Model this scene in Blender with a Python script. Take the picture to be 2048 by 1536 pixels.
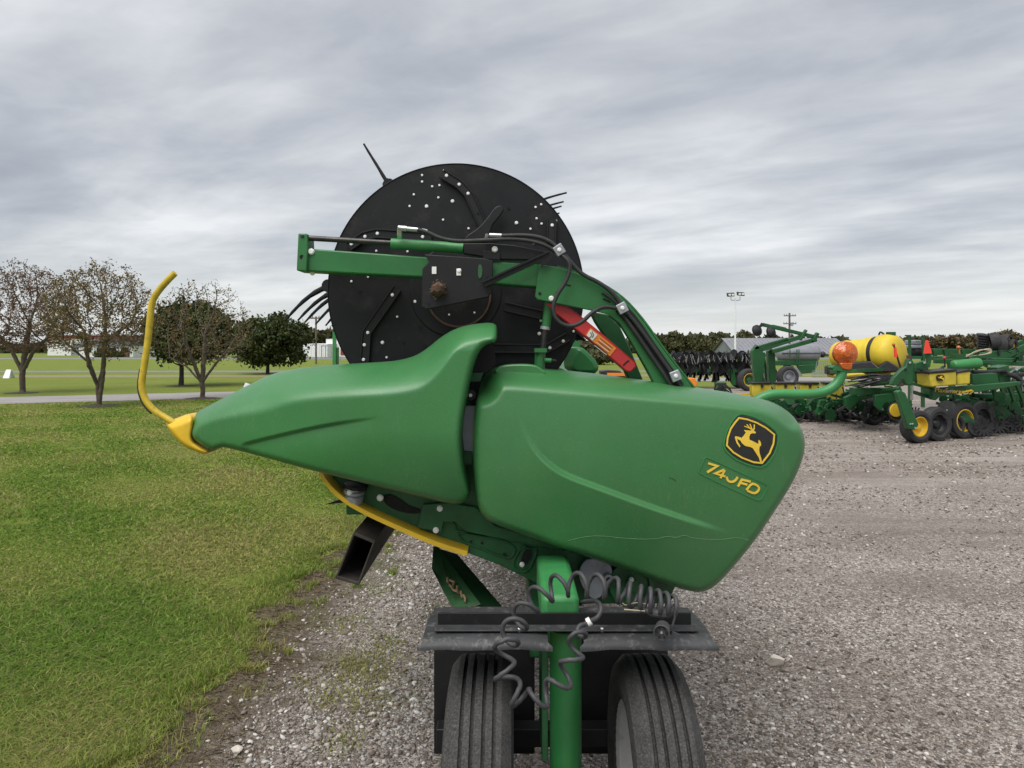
import bpy, bmesh, math, random
import numpy as np
from mathutils import Vector, Matrix, Quaternion
from mathutils.geometry import delaunay_2d_cdt
R = math.radians
for o in list(bpy.data.objects): bpy.data.objects.remove(o)
SC = bpy.context.scene
COL = SC.collection
random.seed(7); RNG = np.random.default_rng(7)

# ------------------------------------------------------------------ camera, sky, sun, exposure
F = 1400.0; HZ = 692.0; H = 1.60            # focal length in px of a 2048 wide frame, horizon row, eye height
cam = bpy.data.cameras.new('camera'); camo = bpy.data.objects.new('camera', cam); COL.objects.link(camo)
camo.location = (0, 0, H); camo.rotation_euler = (R(90), 0, 0)
cam.sensor_width = 36; cam.lens = 36*F/2048; cam.shift_y = -(768-HZ)/2048
cam.clip_start = 0.05; cam.clip_end = 3000
SC.camera = camo
EXPO = 1.36
SC.view_settings.view_transform = 'Standard'; SC.view_settings.look = 'None'
SC.view_settings.exposure = EXPO; SC.view_settings.gamma = 1; SC.view_settings.use_curve_mapping = False
SUN_EL, SUN_AZ = 60, 215                    # azimuth clockwise from +Y
W = bpy.data.worlds.new('World'); SC.world = W; W.use_nodes = True

def build_sky():
    nt = W.node_tree; N = nt.nodes; L = nt.links
    for n in list(N): N.remove(n)
    def nd(t, **k):
        n = N.new(t)
        for a, b in k.items(): setattr(n, a, b)
        return n
    def mth(op, a, b=None, clamp=False):
        n = nd('ShaderNodeMath', operation=op, use_clamp=clamp)
        for i, x in enumerate((a, b)):
            if x is None: continue
            if isinstance(x, (int, float)): n.inputs[i].default_value = x
            else: L.new(x, n.inputs[i])
        return n.outputs[0]
    def mixc(fac, a, b):
        n = nd('ShaderNodeMix', data_type='RGBA')
        for s, x in ((0, fac), (6, a), (7, b)):
            if isinstance(x, (int, float)): n.inputs[s].default_value = x
            elif isinstance(x, tuple): n.inputs[s].default_value = (*x, 1)
            else: L.new(x, n.inputs[s])
        return n.outputs[2]
    out = nd('ShaderNodeOutputWorld'); bg = nd('ShaderNodeBackground'); bg.inputs[1].default_value = 0.1
    sky = nd('ShaderNodeTexSky', sky_type='NISHITA', sun_disc=False)
    sky.sun_elevation = R(SUN_EL); sky.sun_rotation = R(SUN_AZ)
    tc = nd('ShaderNodeTexCoord'); sp = nd('ShaderNodeSeparateXYZ'); L.new(tc.outputs['Generated'], sp.inputs[0])
    z = mth('MAXIMUM', sp.outputs[2], 0.0)
    den = mth('ADD', z, 0.10)
    u = mth('DIVIDE', sp.outputs[0], den); v = mth('DIVIDE', sp.outputs[1], den)
    cb = nd('ShaderNodeCombineXYZ'); L.new(u, cb.inputs[0]); L.new(v, cb.inputs[1])
    def cloud(rot, sc, scale, detail, rough, dist, off):
        m0 = nd('ShaderNodeMapping'); L.new(cb.outputs[0], m0.inputs[0]); m0.inputs['Rotation'].default_value = (0, 0, R(rot))
        m = nd('ShaderNodeMapping'); L.new(m0.outputs[0], m.inputs[0]); m.inputs['Scale'].default_value = sc; m.inputs['Location'].default_value = off
        n = nd('ShaderNodeTexNoise'); L.new(m.outputs[0], n.inputs['Vector'])
        n.inputs['Scale'].default_value = scale; n.inputs['Detail'].default_value = detail
        n.inputs['Roughness'].default_value = rough; n.inputs['Distortion'].default_value = dist
        return n.outputs[0]
    a = cloud(-50, (1.0, 0.30, 1), 1.0, 5, 0.5, 0.3, (3.1, 1.7, 0))      # long streets of cloud
    b = cloud(-64, (1.0, 0.62, 1), 2.6, 7, 0.55, 0.25, (7.2, 0.3, 2))       # ragged ripples in them
    c = cloud(-40, (0.9, 0.5, 1), 0.46, 3, 0.5, 0.3, (1.3, 4.4, 5))        # broad light and dark areas
    s = mth('ADD', mth('MULTIPLY', a, 0.44), mth('ADD', mth('MULTIPLY', b, 0.32), mth('MULTIPLY', c, 0.50)))
    rp = nd('ShaderNodeValToRGB'); L.new(s, rp.inputs[0])
    k = 10/ (2**EXPO)
    e = rp.color_ramp.elements
    e[0].position = 0.46; e[0].color = (.35*k/10, .375*k/10, .42*k/10, 1)
    e[1].position = 0.77; e[1].color = (.86*k/10, .87*k/10, .88*k/10, 1)
    for pos, cc in ((0.57, (.475, .497, .537)), (0.64, (.60, .617, .645)), (0.70, (.72, .735, .757))):
        x = e.new(pos); x.color = (cc[0]*k/10, cc[1]*k/10, cc[2]*k/10, 1)
    ten = nd('ShaderNodeVectorMath', operation='SCALE'); L.new(rp.outputs[0], ten.inputs[0]); ten.inputs['Scale'].default_value = 10
    low = nd('ShaderNodeMapRange'); low.interpolation_type = 'SMOOTHSTEP'; L.new(sp.outputs[2], low.inputs[0])
    low.inputs[1].default_value = 0.16; low.inputs[2].default_value = -0.01; low.inputs[3].default_value = 0; low.inputs[4].default_value = 0.70
    lo = mixc(low.outputs[0], ten.outputs[0], (.84*k, .86*k, .845*k))
    fin = mixc(0.06, lo, sky.outputs[0])
    L.new(fin, bg.inputs[0]); L.new(bg.outputs[0], out.inputs[0])
build_sky()
sun = bpy.data.lights.new('sun', 'SUN'); suno = bpy.data.objects.new('sun', sun); COL.objects.link(suno)
sun.energy = 1.5; sun.angle = R(55); sun.color = (1, 0.97, 0.92)
d_ = Vector((math.sin(R(SUN_AZ))*math.cos(R(SUN_EL)), math.cos(R(SUN_AZ))*math.cos(R(SUN_EL)), math.sin(R(SUN_EL))))
suno.rotation_euler = d_.to_track_quat('Z', 'Y').to_euler(); suno.location = d_*60

# ------------------------------------------------------------------ helpers
def P(px, py, Y): return Vector(((px-1024)*Y/F, Y, H-(py-HZ)*Y/F))
def gz(py): return F*H/(py-HZ)               # distance at which the ground shows at a row
def z1(*pts): return [(550+x/2.926, 250+y/2.926) for x, y in pts]
def z2(*pts): return [(850+x/3.413, 380+y/3.413) for x, y in pts]
def z4(*pts): return [(600+x/2.56, 880+y/2.56) for x, y in pts]
def z5(*pts): return [(800+x/3.012, 1080+y/3.012) for x, y in pts]
def z7(*pts): return [(880+x/3.84, 640+y/3.84) for x, y in pts]
def z8(*pts): return [(1300+x/5.689, 780+y/5.689) for x, y in pts]

def chaikin(pts, it=2, closed=True):
    p = np.array(pts, float)
    for _ in range(it):
        if closed:
            q = np.roll(p, -1, 0); a = .75*p+.25*q; b = .25*p+.75*q
            p = np.empty((2*len(a), p.shape[1])); p[0::2] = a; p[1::2] = b
        else:
            q = p[1:]; o = p[:-1]; a = .75*o+.25*q; b = .25*o+.75*q
            m = np.empty((2*len(a), p.shape[1])); m[0::2] = a; m[1::2] = b
            p = np.vstack([p[:1], m, p[-1:]])
    return p

class G:
    def __init__(s): s.v = []; s.f = []
    def add(s, v, f):
        n = len(s.v); s.v += [tuple(x) for x in v]; s.f += [tuple(i+n for i in q) for q in f]; return s
    def poly(s, w, back):                     # w: front outline points, back: offset vector
        n = len(w); back = Vector(back)
        v = [Vector(x) for x in w]+[Vector(x)+back for x in w]
        f = [tuple(range(n)), tuple(range(2*n-1, n-1, -1))]+[(i, i+n, (i+1) % n+n, (i+1) % n) for i in range(n)]
        return s.add(v, f)
    def prism(s, pts, Y0, Y1, smooth=0):
        if smooth: pts = chaikin(pts, smooth)
        return s.poly([P(x, y, Y0) for x, y in pts], (0, Y1-Y0, 0))
    def box(s, x0, x1, y0, y1, z0, z1):
        return s.poly([(x0, y0, z0), (x1, y0, z0), (x1, y0, z1), (x0, y0, z1)], (0, y1-y0, 0))
    def boxp(s, a, b, c, d, Y0, Y1): return s.prism([(a, b), (c, b), (c, d), (a, d)], Y0, Y1)
    def tube(s, pts, r, n=10, caps=True, smooth=0, flat=None):
        p = [Vector(x) for x in pts]
        if smooth: p = [Vector(x) for x in chaikin([tuple(x) for x in p], smooth, False)]
        m = len(p); rr = r if isinstance(r, (list, np.ndarray)) else None
        t = []
        for i in range(m):
            a = p[max(0, i-1)]; b = p[min(m-1, i+1)]; d = (b-a)
            t.append(d.normalized() if d.length > 1e-9 else Vector((0, 0, 1)))
        up = Vector((0, 1, 0)) if abs(t[0].y) < .9 else Vector((0, 0, 1))
        u = (up-t[0]*up.dot(t[0])).normalized(); v = []
        for i in range(m):
            u = (u-t[i]*u.dot(t[i])).normalized(); w = t[i].cross(u)
            if rr is not None: q = rr[min(len(rr)-1, int(round(i*(len(rr)-1)/max(1, m-1))))]
            else: q = r
            for k in range(n):
                a = 2*math.pi*(k+.5)/n
                ru, rw = (q, q) if flat is None else flat
                v.append(p[i]+u*math.cos(a)*ru+w*math.sin(a)*rw)
        f = [(i*n+k, i*n+(k+1) % n, (i+1)*n+(k+1) % n, (i+1)*n+k) for i in range(m-1) for k in range(n)]
        if caps: f += [tuple(range(n-1, -1, -1)), tuple((m-1)*n+k for k in range(n))]
        return s.add(v, f)
    def cyl(s, p0, p1, r, n=16, r1=None): return s.tube([p0, p1], [r, r if r1 is None else r1], n)
    def bar(s, p0, p1, w, h):                 # square bar: w across, h in depth
        p0 = Vector(p0); p1 = Vector(p1); t = (p1-p0).normalized()
        up = Vector((0, 1, 0)) if abs(t.y) < .9 else Vector((0, 0, 1))
        u = (up-t*up.dot(t)).normalized()*h/2; x = t.cross(u).normalized()*w/2
        v = [q+a*u+b*x for q in (p0, p1) for a, b in ((-1, -1), (1, -1), (1, 1), (-1, 1))]
        return s.add(v, [(3, 2, 1, 0), (4, 5, 6, 7), (0, 1, 5, 4), (1, 2, 6, 5), (2, 3, 7, 6), (3, 0, 4, 7)])
    def lathe(s, c, axis, prof, n=32):        # prof: (radius, along axis)
        c = Vector(c); a = Vector(axis).normalized()
        up = Vector((0, 0, 1)) if abs(a.z) < .9 else Vector((1, 0, 0))
        u = (up-a*up.dot(a)).normalized(); w = a.cross(u); m = len(prof); v = []
        for r, h in prof:
            for k in range(n):
                t = 2*math.pi*k/n; v.append(c+a*h+u*math.cos(t)*r+w*math.sin(t)*r)
        f = [(i*n+k, i*n+(k+1) % n, (i+1)*n+(k+1) % n, (i+1)*n+k) for i in range(m-1) for k in range(n)]
        return s.add(v, f)
    def ball(s, c, r, n=12, sc=(1, 1, 1)):
        pr = [(max(1e-4, math.sin(math.pi*i/8)), -math.cos(math.pi*i/8)) for i in range(9)]
        c = Vector(c); v = []; 
        for a, h in pr:
            for k in range(n):
                t = 2*math.pi*k/n
                v.append(c+Vector((a*math.cos(t)*r*sc[0], a*math.sin(t)*r*sc[1], h*r*sc[2])))
        f = [(i*n+k, i*n+(k+1) % n, (i+1)*n+(k+1) % n, (i+1)*n+k) for i in range(8) for k in range(n)]
        return s.add(v, f)

def link(o, parent=None):
    COL.objects.link(o)
    if parent is not None:
        o.parent = parent
        if parent.parent is None: o.matrix_parent_inverse = Matrix.Translation(-parent.location)   # parts hold world coordinates
    return o
def finish(me, mat, smooth, recalc=True):
    if recalc:
        bm = bmesh.new(); bm.from_mesh(me); bmesh.ops.recalc_face_normals(bm, faces=bm.faces); bm.to_mesh(me); bm.free()
    me.materials.append(mat)
    if smooth:
        me.shade_smooth()
        if smooth is not True: me.set_sharp_from_angle(angle=R(smooth))
def part(name, g, mat, parent=None, smooth=35, bevel=0):
    me = bpy.data.meshes.new(name); me.from_pydata(g.v, [], g.f)
    finish(me, mat, smooth)
    o = link(bpy.data.objects.new(name, me), parent)
    if bevel:
        b = o.modifiers.new('bevel', 'BEVEL'); b.width = bevel; b.segments = 2; b.limit_method = 'ANGLE'; b.angle_limit = R(40)
    return o
def tag(o, label, cat=None, group=None, kind=None):
    if label: o['label'] = label
    if cat: o['category'] = cat
    if group: o['group'] = group
    if kind: o['kind'] = kind
    return o
def thing(name, label, cat, loc, group=None):
    o = bpy.data.objects.new(name, None); COL.objects.link(o); o.location = loc; o.empty_display_size = .2
    return tag(o, label, cat, group)
def copy_tree(o, parent=None):
    c = o.copy(); COL.objects.link(c); c.parent = parent
    for ch in o.children: copy_tree(ch, c)
    return c
def npmesh(name, v, f, mat, cols=None, parent=None, smooth=False):
    """big triangle meshes from numpy arrays; cols = per vertex rgb"""
    me = bpy.data.meshes.new(name); nv, nf = len(v), len(f)
    me.vertices.add(nv); me.vertices.foreach_set('co', np.ascontiguousarray(v, np.float32).ravel())
    k = f.shape[1]
    me.loops.add(nf*k); me.loops.foreach_set('vertex_index', np.ascontiguousarray(f, np.int32).ravel())
    me.polygons.add(nf); me.polygons.foreach_set('loop_start', np.arange(0, nf*k, k, dtype=np.int32))
    me.polygons.foreach_set('loop_total', np.full(nf, k, np.int32))
    me.update(calc_edges=True)
    if cols is not None:
        at = me.color_attributes.new('tint', 'FLOAT_COLOR', 'POINT')
        at.data.foreach_set('color', np.concatenate([cols, np.ones((nv, 1))], 1).astype(np.float32).ravel())
    me.materials.append(mat)
    if smooth: me.shade_smooth()
    return link(bpy.data.objects.new(name, me), parent)

# ------------------------------------------------------------------ materials
class NT:
    def __init__(s, name):
        s.m = bpy.data.materials.new(name); s.m.use_nodes = True; s.t = s.m.node_tree
        s.b = s.t.nodes['Principled BSDF']; s._c = None
    def nd(s, t, **k):
        n = s.t.nodes.new(t)
        for a, b in k.items(): setattr(n, a, b)
        return n
    def ln(s, a, b): s.t.links.new(a, b)
    def co(s):
        if s._c is None: s._c = s.nd('ShaderNodeTexCoord').outputs['Object']
        return s._c
    def mapv(s, sc, loc=(0, 0, 0), rot=(0, 0, 0)):
        m = s.nd('ShaderNodeMapping'); s.ln(s.co(), m.inputs[0]); m.inputs['Scale'].default_value = sc
        m.inputs['Location'].default_value = loc; m.inputs['Rotation'].default_value = rot; return m.outputs[0]
    def noise(s, scale, detail=4, rough=.55, vec=None, dist=0):
        n = s.nd('ShaderNodeTexNoise'); s.ln(vec or s.co(), n.inputs['Vector']); n.inputs['Scale'].default_value = scale
        n.inputs['Detail'].default_value = detail; n.inputs['Roughness'].default_value = rough; n.inputs['Distortion'].default_value = dist
        return n.outputs[0]
    def vor(s, scale, feature='F1', vec=None):
        n = s.nd('ShaderNodeTexVoronoi', feature=feature); s.ln(vec or s.co(), n.inputs['Vector']); n.inputs['Scale'].default_value = scale; return n
    def ramp(s, x, stops):
        r = s.nd('ShaderNodeValToRGB'); s.ln(x, r.inputs[0]); e = r.color_ramp.elements
        while len(e) < len(stops): e.new(.5)
        for q, (p, c) in zip(e, stops):
            q.position = p; q.color = (*c, 1) if len(c) == 3 else c
        return r.outputs[0]
    def rng(s, x, a, b, c=0, d=1):
        n = s.nd('ShaderNodeMapRange'); s.ln(x, n.inputs[0])
        for i, q in enumerate((a, b, c, d)): n.inputs[i+1].default_value = q
        return n.outputs[0]
    def mix(s, fac, a, b, mode='MIX'):
        n = s.nd('ShaderNodeMix', data_type='RGBA', blend_type=mode)
        for k, x in ((0, fac), (6, a), (7, b)):
            if isinstance(x, (int, float)): n.inputs[k].default_value = x
            elif isinstance(x, tuple): n.inputs[k].default_value = (*x, 1)
            else: s.ln(x, n.inputs[k])
        return n.outputs[2]
    def math(s, op, a, b):
        n = s.nd('ShaderNodeMath', operation=op)
        for i, x in enumerate((a, b)):
            if isinstance(x, (int, float)): n.inputs[i].default_value = x
            else: s.ln(x, n.inputs[i])
        return n.outputs[0]
    def bump(s, h, strength, dist):
        b = s.nd('ShaderNodeBump'); b.inputs['Strength'].default_value = strength; b.inputs['Distance'].default_value = dist
        s.ln(h, b.inputs['Height']); s.ln(b.outputs[0], s.b.inputs['Normal'])
    def base(s, c):
        if isinstance(c, tuple): s.b.inputs['Base Color'].default_value = (*c, 1)
        else: s.ln(c, s.b.inputs['Base Color'])
    def rough(s, r):
        if isinstance(r, (int, float)): s.b.inputs['Roughness'].default_value = r
        else: s.ln(r, s.b.inputs['Roughness'])
def pm(name, col, rough=.5, metal=0, var=.25, ns=6, wear=None, wearamt=.0, wsc=14, bs=0, bd=.001, spec=.5, scale=1):
    n = NT(name); dk = tuple(c*(1-var) for c in col); lt = tuple(min(1, c*(1+var)) for c in col)
    c = n.ramp(n.noise(ns*scale, 6, .65), [(.3, dk), (.7, lt)])
    if wear is not None:
        w = n.rng(n.noise(wsc*scale, 8, .72), .5-.25*wearamt+.12, .72-.2*wearamt+.05, 0, min(1, wearamt+.3))
        c = n.mix(w, c, wear)
    n.base(c); n.b.inputs['Metallic'].default_value = metal; n.b.inputs['Specular IOR Level'].default_value = spec
    n.rough(n.rng(n.noise(ns*2.3*scale, 5), .3, .7, max(.04, rough-.1), min(1, rough+.1)))
    if bs: n.bump(n.noise(bs, 3), .35, bd)
    return n.m
def tint(name, rough=.8, trans=0, spec=.3):
    n = NT(name); a = n.nd('ShaderNodeAttribute', attribute_name='tint'); n.base(a.outputs[0]); n.rough(rough)
    n.b.inputs['Specular IOR Level'].default_value = spec
    if trans:
        t = n.nd('ShaderNodeBsdfTranslucent'); n.ln(a.outputs[0], t.inputs[0]); mx = n.nd('ShaderNodeMixShader'); mx.inputs[0].default_value = trans
        n.ln(n.b.outputs[0], mx.inputs[1]); n.ln(t.outputs[0], mx.inputs[2]); n.ln(mx.outputs[0], n.t.nodes['Material Output'].inputs[0])
    return n.m

def shield_paint(name, col, dust, amt):
    n = NT(name)
    c = n.ramp(n.noise(2.2, 5, .6), [(.3, tuple(x*.86 for x in col)), (.7, tuple(x*1.12 for x in col))])
    fine = n.noise(420, 3, .7)
    c = n.mix(n.rng(fine, .35, .8, 0, .26), c, (.15, .27, .15))
    d = n.rng(n.noise(1.7, 7, .68, n.mapv((1, 1, 1.3))), .42, .78, 0, amt)
    c = n.mix(d, c, dust)
    specks = n.vor(46); sp = n.rng(specks.outputs['Distance'], .03, .09, .35, 0)
    c = n.mix(sp, c, (.26, .34, .22))
    strk = n.noise(9, 6, .7, n.mapv((7, 1, .9), rot=(0, R(20), 0)))
    c = n.mix(n.rng(strk, .62, .82, 0, .20), c, (.22, .28, .18))
    for rt, sc_ in ((20, 5.0), (-55, 7.0), (80, 6.0)):
        ln_ = n.noise(sc_, 2, .4, n.mapv((9, 9, .5), loc=(rt*.1, 0, 0), rot=(0, R(rt), 0)), 1.2)
        c = n.mix(n.math('MULTIPLY', n.rng(n.math('ABSOLUTE', n.math('SUBTRACT', ln_, .5), 0), 0, .004, .5, 0), n.rng(n.noise(2.6, 3), .5, .62, 0, 1)), c, (.17, .27, .15))
    n.b.inputs['Coat Weight'].default_value = .30; n.b.inputs['Coat Roughness'].default_value = .30
    n.base(c); n.rough(n.rng(n.noise(7, 5), .3, .7, .36, .52)); n.b.inputs['Specular IOR Level'].default_value = .5
    n.bump(n.noise(330, 2), .34, .0014)
    return n.m
M = {}
M['shield'] = shield_paint('green moulded plastic', (.022, .142, .034), (.11, .185, .095), .32)
M['divider'] = shield_paint('green moulded plastic, cleaner', (.022, .152, .036), (.08, .20, .085), .18)
M['green'] = pm('green enamel', (.020, .135, .036), .42, 0, .18, 5, (.07, .11, .05), .15, 11, 260, .0006)
M['greend'] = pm('grimy green enamel', (.014, .098, .030), .5, 0, .3, 7, (.035, .04, .025), .42, 16, 200, .0008)
M['greenb'] = pm('faded bright green enamel', (.035, .205, .06), .45, 0, .15, 6, (.12, .22, .11), .2, 18, 200, .0006)
M['plate'] = pm('faded green plate', (.06, .175, .07), .55, 0, .25, 9, (.15, .19, .12), .3, 12)
M['chip'] = pm('peeling decal', (.42, .27, .16), .7, 0, .3, 60)
M['yellow'] = pm('yellow enamel', (.66, .42, .025), .45, 0, .12, 9, (.42, .28, .05), .2, 25, 200, .0006)
M['yelrod'] = pm('scuffed yellow enamel', (.52, .37, .025), .5, 0, .2, 20, (.20, .16, .03), .35, 60)
M['decal'] = pm('yellow vinyl', (.72, .49, .05), .4, 0, .08, 40, (.3, .22, .08), .08, 90)
M['emblem'] = pm('black vinyl', (.014, .014, .015), .45, 0, .3, 40)
M['black'] = pm('black powder coat', (.0085, .0088, .010), .5, 0, .3, 6, (.045, .042, .04), .14, 22, 300, .0007, .35)
M['reel'] = pm('dull black sheet steel', (.0055, .006, .0078), .52, 0, .4, 5, (.030, .027, .026), .34, 9, 500, .0006, .32)
M['rubber'] = pm('black rubber hose', (.02, .02, .021), .6, 0, .3, 30)
M['cable'] = pm('dusty black cable', (.045, .045, .05), .62, 0, .3, 30, (.12, .115, .11), .2, 40)
M['zinc'] = pm('zinc plated bolt', (.80, .80, .79), .45, .15, .12, 60)
M['steel'] = pm('bare grey steel', (.36, .37, .40), .45, .6, .2, 20, (.16, .13, .12), .2, 30)
M['galv'] = pm('galvanised sheet', (.30, .32, .37), .5, .35, .2, 8, (.12, .10, .10), .25, 14)
M['rust'] = pm('rusty steel', (.085, .045, .028), .8, .1, .45, 60, (.02, .016, .014), .3, 40, 300, .002)
M['rustb'] = pm('blackened rusty tube', (.050, .043, .038), .7, .1, .5, 9, (.10, .05, .03), .3, 12, 150, .001)
M['rod'] = pm('dark oily rod', (.05, .048, .046), .3, .6, .3, 30, (.10, .05, .03), .25, 20)
M['red'] = pm('red enamel', (.50, .028, .032), .45, 0, .12, 8, (.42, .10, .09), .2, 40)
M['white'] = pm('white label', (.74, .74, .72), .5, 0, .06, 40)
M['orange'] = pm('orange label', (.75, .22, .02), .5, 0, .1, 30)
M['fender'] = pm('dusty black fender plastic', (.034, .035, .038), .6, 0, .35, 9, (.20, .19, .18), .36, 34, 260, .0012)
M['dirt'] = pm('chaff and grease', (.075, .055, .035), .95, 0, .5, 120)
M['line'] = pm('pale scratch', (.13, .28, .13), .6, 0, .2, 40)
M['trim'] = pm('recess edge highlight green', (.03, .20, .055), .4, 0, .1, 20)  # lighter green for added beads that imitate highlight and shadow of recess edges
M['dark'] = pm('dark parts and hole shade', (.006, .007, .007), .8, 0, .3, 10)  # near black; on holes and slots the inner shade is put into the colour
M['wood'] = pm('weathered pole wood', (.13, .105, .085), .85, 0, .3, 3, None, 0, 10)
M['wall'] = pm('white siding', (.72, .73, .74), .6, 0, .05, 1)
M['roofd'] = pm('dark shingles', (.045, .048, .055), .85, 0, .3, 4)
M['roofg'] = pm('grey metal roof', (.22, .225, .245), .5, .2, .15, 1.2)
M['redtrim'] = pm('red trim', (.22, .03, .04), .5, 0, .2, 2)
M['brick'] = pm('brown brick', (.16, .085, .06), .85, 0, .3, 10)
M['tank'] = pm('grey poly tank', (.25, .26, .285), .35, .2, .15, 2)
M['yellowp'] = pm('yellow poly', (.62, .46, .03), .5, 0, .12, 3, (.42, .33, .06), .2, 9, 60, .004)
M['yelhop'] = pm('weathered yellow hopper', (.50, .40, .035), .55, 0, .18, 5, (.30, .26, .08), .3, 12)
M['bgreen'] = pm('green machine paint', (.010, .078, .021), .42, 0, .25, 2.5, (.04, .06, .03), .22, 6)
M['bblack'] = pm('black machine parts', (.014, .014, .016), .5, 0, .4, 4, (.05, .045, .04), .2, 8)
M['chrome'] = pm('worn bright steel', (.55, .55, .55), .28, .9, .2, 12)
M['flag'] = pm('fluorescent red plastic', (.85, .055, .035), .5, 0, .05, 5)
M['rope'] = pm('pale hose', (.42, .36, .25), .7, 0, .2, 20)

def tyre_mat():
    n = NT('dusty tyre rubber')
    c = n.ramp(n.noise(14, 8, .75), [(.3, (.016, .016, .017)), (.62, (.042, .041, .041))])
    c = n.mix(n.rng(n.noise(170, 3, .8), .44, .70, 0, .5), c, (.16, .153, .148))
    c = n.mix(n.rng(n.noise(4, 6, .7), .4, .7, 0, .25), c, (.10, .096, .092))
    n.base(c); n.rough(.85); n.b.inputs['Specular IOR Level'].default_value = .25
    w = n.nd('ShaderNodeTexWave', wave_type='BANDS', bands_direction='Z'); n.ln(n.co(), w.inputs[0]); w.inputs['Scale'].default_value = 24
    w.inputs['Distortion'].default_value = 5; w.inputs['Detail'].default_value = 1; w.inputs['Detail Scale'].default_value = 6
    h = n.math('ADD', n.rng(w.outputs[0], .0, .12, 0, 1), n.math('MULTIPLY', n.noise(500, 2), .35))
    n.bump(h, .5, .002)
    return n.m
M['tyre'] = tyre_mat()
M['rimw'] = pm('chalky white rim', (.48, .48, .48), .5, .1, .15, 12, (.22, .19, .17), .25, 20)
M['btyre'] = pm('machine tyre', (.026, .026, .027), .8, 0, .35, 4, (.075, .07, .065), .3, 8)

def lens_mat():
    n = NT('amber lens')
    v = n.vor(120); c = n.ramp(n.noise(14, 4, .6), [(.35, (.42, .075, .004)), (.65, (.80, .17, .008))])
    n.base(n.mix(n.rng(v.outputs['Distance'], .1, .5, 0, .5), c, (.30, .05, .004))); n.rough(.18)
    n.b.inputs['Coat Weight'].default_value = .5; n.bump(v.outputs['Distance'], .6, .002)
    return n.m
M['amber'] = lens_mat()

def ground_mat():
    n = NT('lawn')
    g = n.ramp(n.noise(.55, 6, .6), [(.30, (.125, .180, .022)), (.5, (.160, .205, .030)), (.70, (.200, .215, .048))])
    f = n.noise(9, 8, .75, n.mapv((1, .55, 1)))
    g = n.mix(n.rng(f, .38, .75, 0, .45), g, (.20, .19, .06))
    g = n.mix(n.rng(n.noise(2.2, 7, .75, n.mapv((.4, 1.8, 1))), .45, .7, 0, .5), g, (.085, .150, .018))
    g = n.mix(n.rng(n.noise(34, 5, .8), .45, .75, 0, .45), g, (.050, .085, .012))
    n.base(g); n.rough(.9); n.b.inputs['Specular IOR Level'].default_value = .15
    n.bump(n.noise(55, 6, .8), .8, .03)
    return n.m
M['lawn'] = ground_mat()

def gravel_mat():
    n = NT('crushed limestone gravel')
    c1 = n.vor(62); c2 = n.vor(150)
    col = n.ramp(c1.outputs['Color'], [(.1, (.045, .036, .030)), (.4, (.155, .128, .108)), (.62, (.30, .26, .228)), (.85, (.62, .58, .54))])
    col2 = n.ramp(c2.outputs['Color'], [(.1, (.055, .045, .038)), (.5, (.22, .19, .168)), (.85, (.60, .57, .54))])
    col = n.mix(.5, col, col2)
    big = n.noise(.55, 7, .62, n.mapv((.8, 1.6, 1), rot=(0, 0, R(18))))
    col = n.mix(n.rng(big, .38, .58, .55, 0), col, n.ramp(n.noise(90, 5, .7), [(.3, (.085, .066, .053)), (.7, (.185, .15, .125))]), 'MIX')        # packed damp fines
    trk = n.noise(1.0, 8, .7, n.mapv((.16, 2.3, 1), rot=(0, 0, R(-9))), .6)
    far = n.rng(n.nd('ShaderNodeSeparateXYZ').outputs[0], 0, 1)
    sx = n.nd('ShaderNodeSeparateXYZ'); n.ln(n.co(), sx.inputs[0])
    far = n.rng(sx.outputs[1], 3.6, 10, 0, .9)
    pale = n.ramp(trk, [(.32, (.15, .122, .103)), (.5, (.31, .268, .24)), (.66, (.48, .435, .40))])
    col = n.mix(far, col, n.mix(.55, col, pale))
    soilx = n.math('ADD', sx.outputs[0], n.math('MULTIPLY', n.noise(2.3, 6, .7), .9))
    col = n.mix(n.rng(soilx, -.72, -.30, .92, 0), col, n.ramp(n.noise(22, 6, .75), [(.3, (.055, .042, .032)), (.55, (.115, .088, .062)), (.75, (.21, .165, .115))]))
    mossm = n.math('MULTIPLY', n.rng(n.noise(1.6, 6, .7), .5, .66, 0, .8), n.rng(sx.outputs[0], -.2, .9, 1, 0))
    col = n.mix(mossm, col, n.ramp(n.noise(60, 4, .7), [(.35, (.05, .06, .018)), (.7, (.12, .125, .05))]))
    n.base(col); n.rough(.92); n.b.inputs['Specular IOR Level'].default_value = .2
    h = n.math('ADD', n.rng(c1.outputs['Distance'], 0, .7, 1, 0), n.math('MULTIPLY', n.rng(c2.outputs['Distance'], 0, .7, 1, 0), .5))
    n.bump(h, .75, .012)
    return n.m
M['gravel'] = gravel_mat()
def drive_mat():
    n = NT('pale gravel drive')
    c = n.ramp(n.noise(1.2, 8, .7, n.mapv((.35, 2, 1))), [(.3, (.20, .185, .18)), (.7, (.36, .34, .335))])
    n.base(n.mix(n.rng(n.noise(40, 4), .4, .7, 0, .4), c, (.14, .13, .12))); n.rough(.9); n.bump(n.noise(40, 4), .4, .02)
    return n.m
M['drive'] = drive_mat()
M['asphalt'] = pm('worn asphalt', (.17, .17, .175), .85, 0, .15, 1.5)
M['drygrass'] = pm('dry verge grass', (.20, .175, .085), .9, 0, .35, 6)
M['mulch'] = pm('bare soil ring', (.05, .035, .026), .95, 0, .4, 20)
M['bark'] = pm('lichened bark', (.095, .074, .055), .9, 0, .35, 9, (.15, .14, .07), .35, 6, 30, .01)
M['barkg'] = pm('dark bark', (.045, .038, .032), .9, 0, .35, 9)
M['leaf'] = tint('sparse leaf', .7, .25)
M['leafd'] = tint('dense leaf', .6, .2)
M['blade'] = tint('grass blade', .75, .42)
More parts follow.
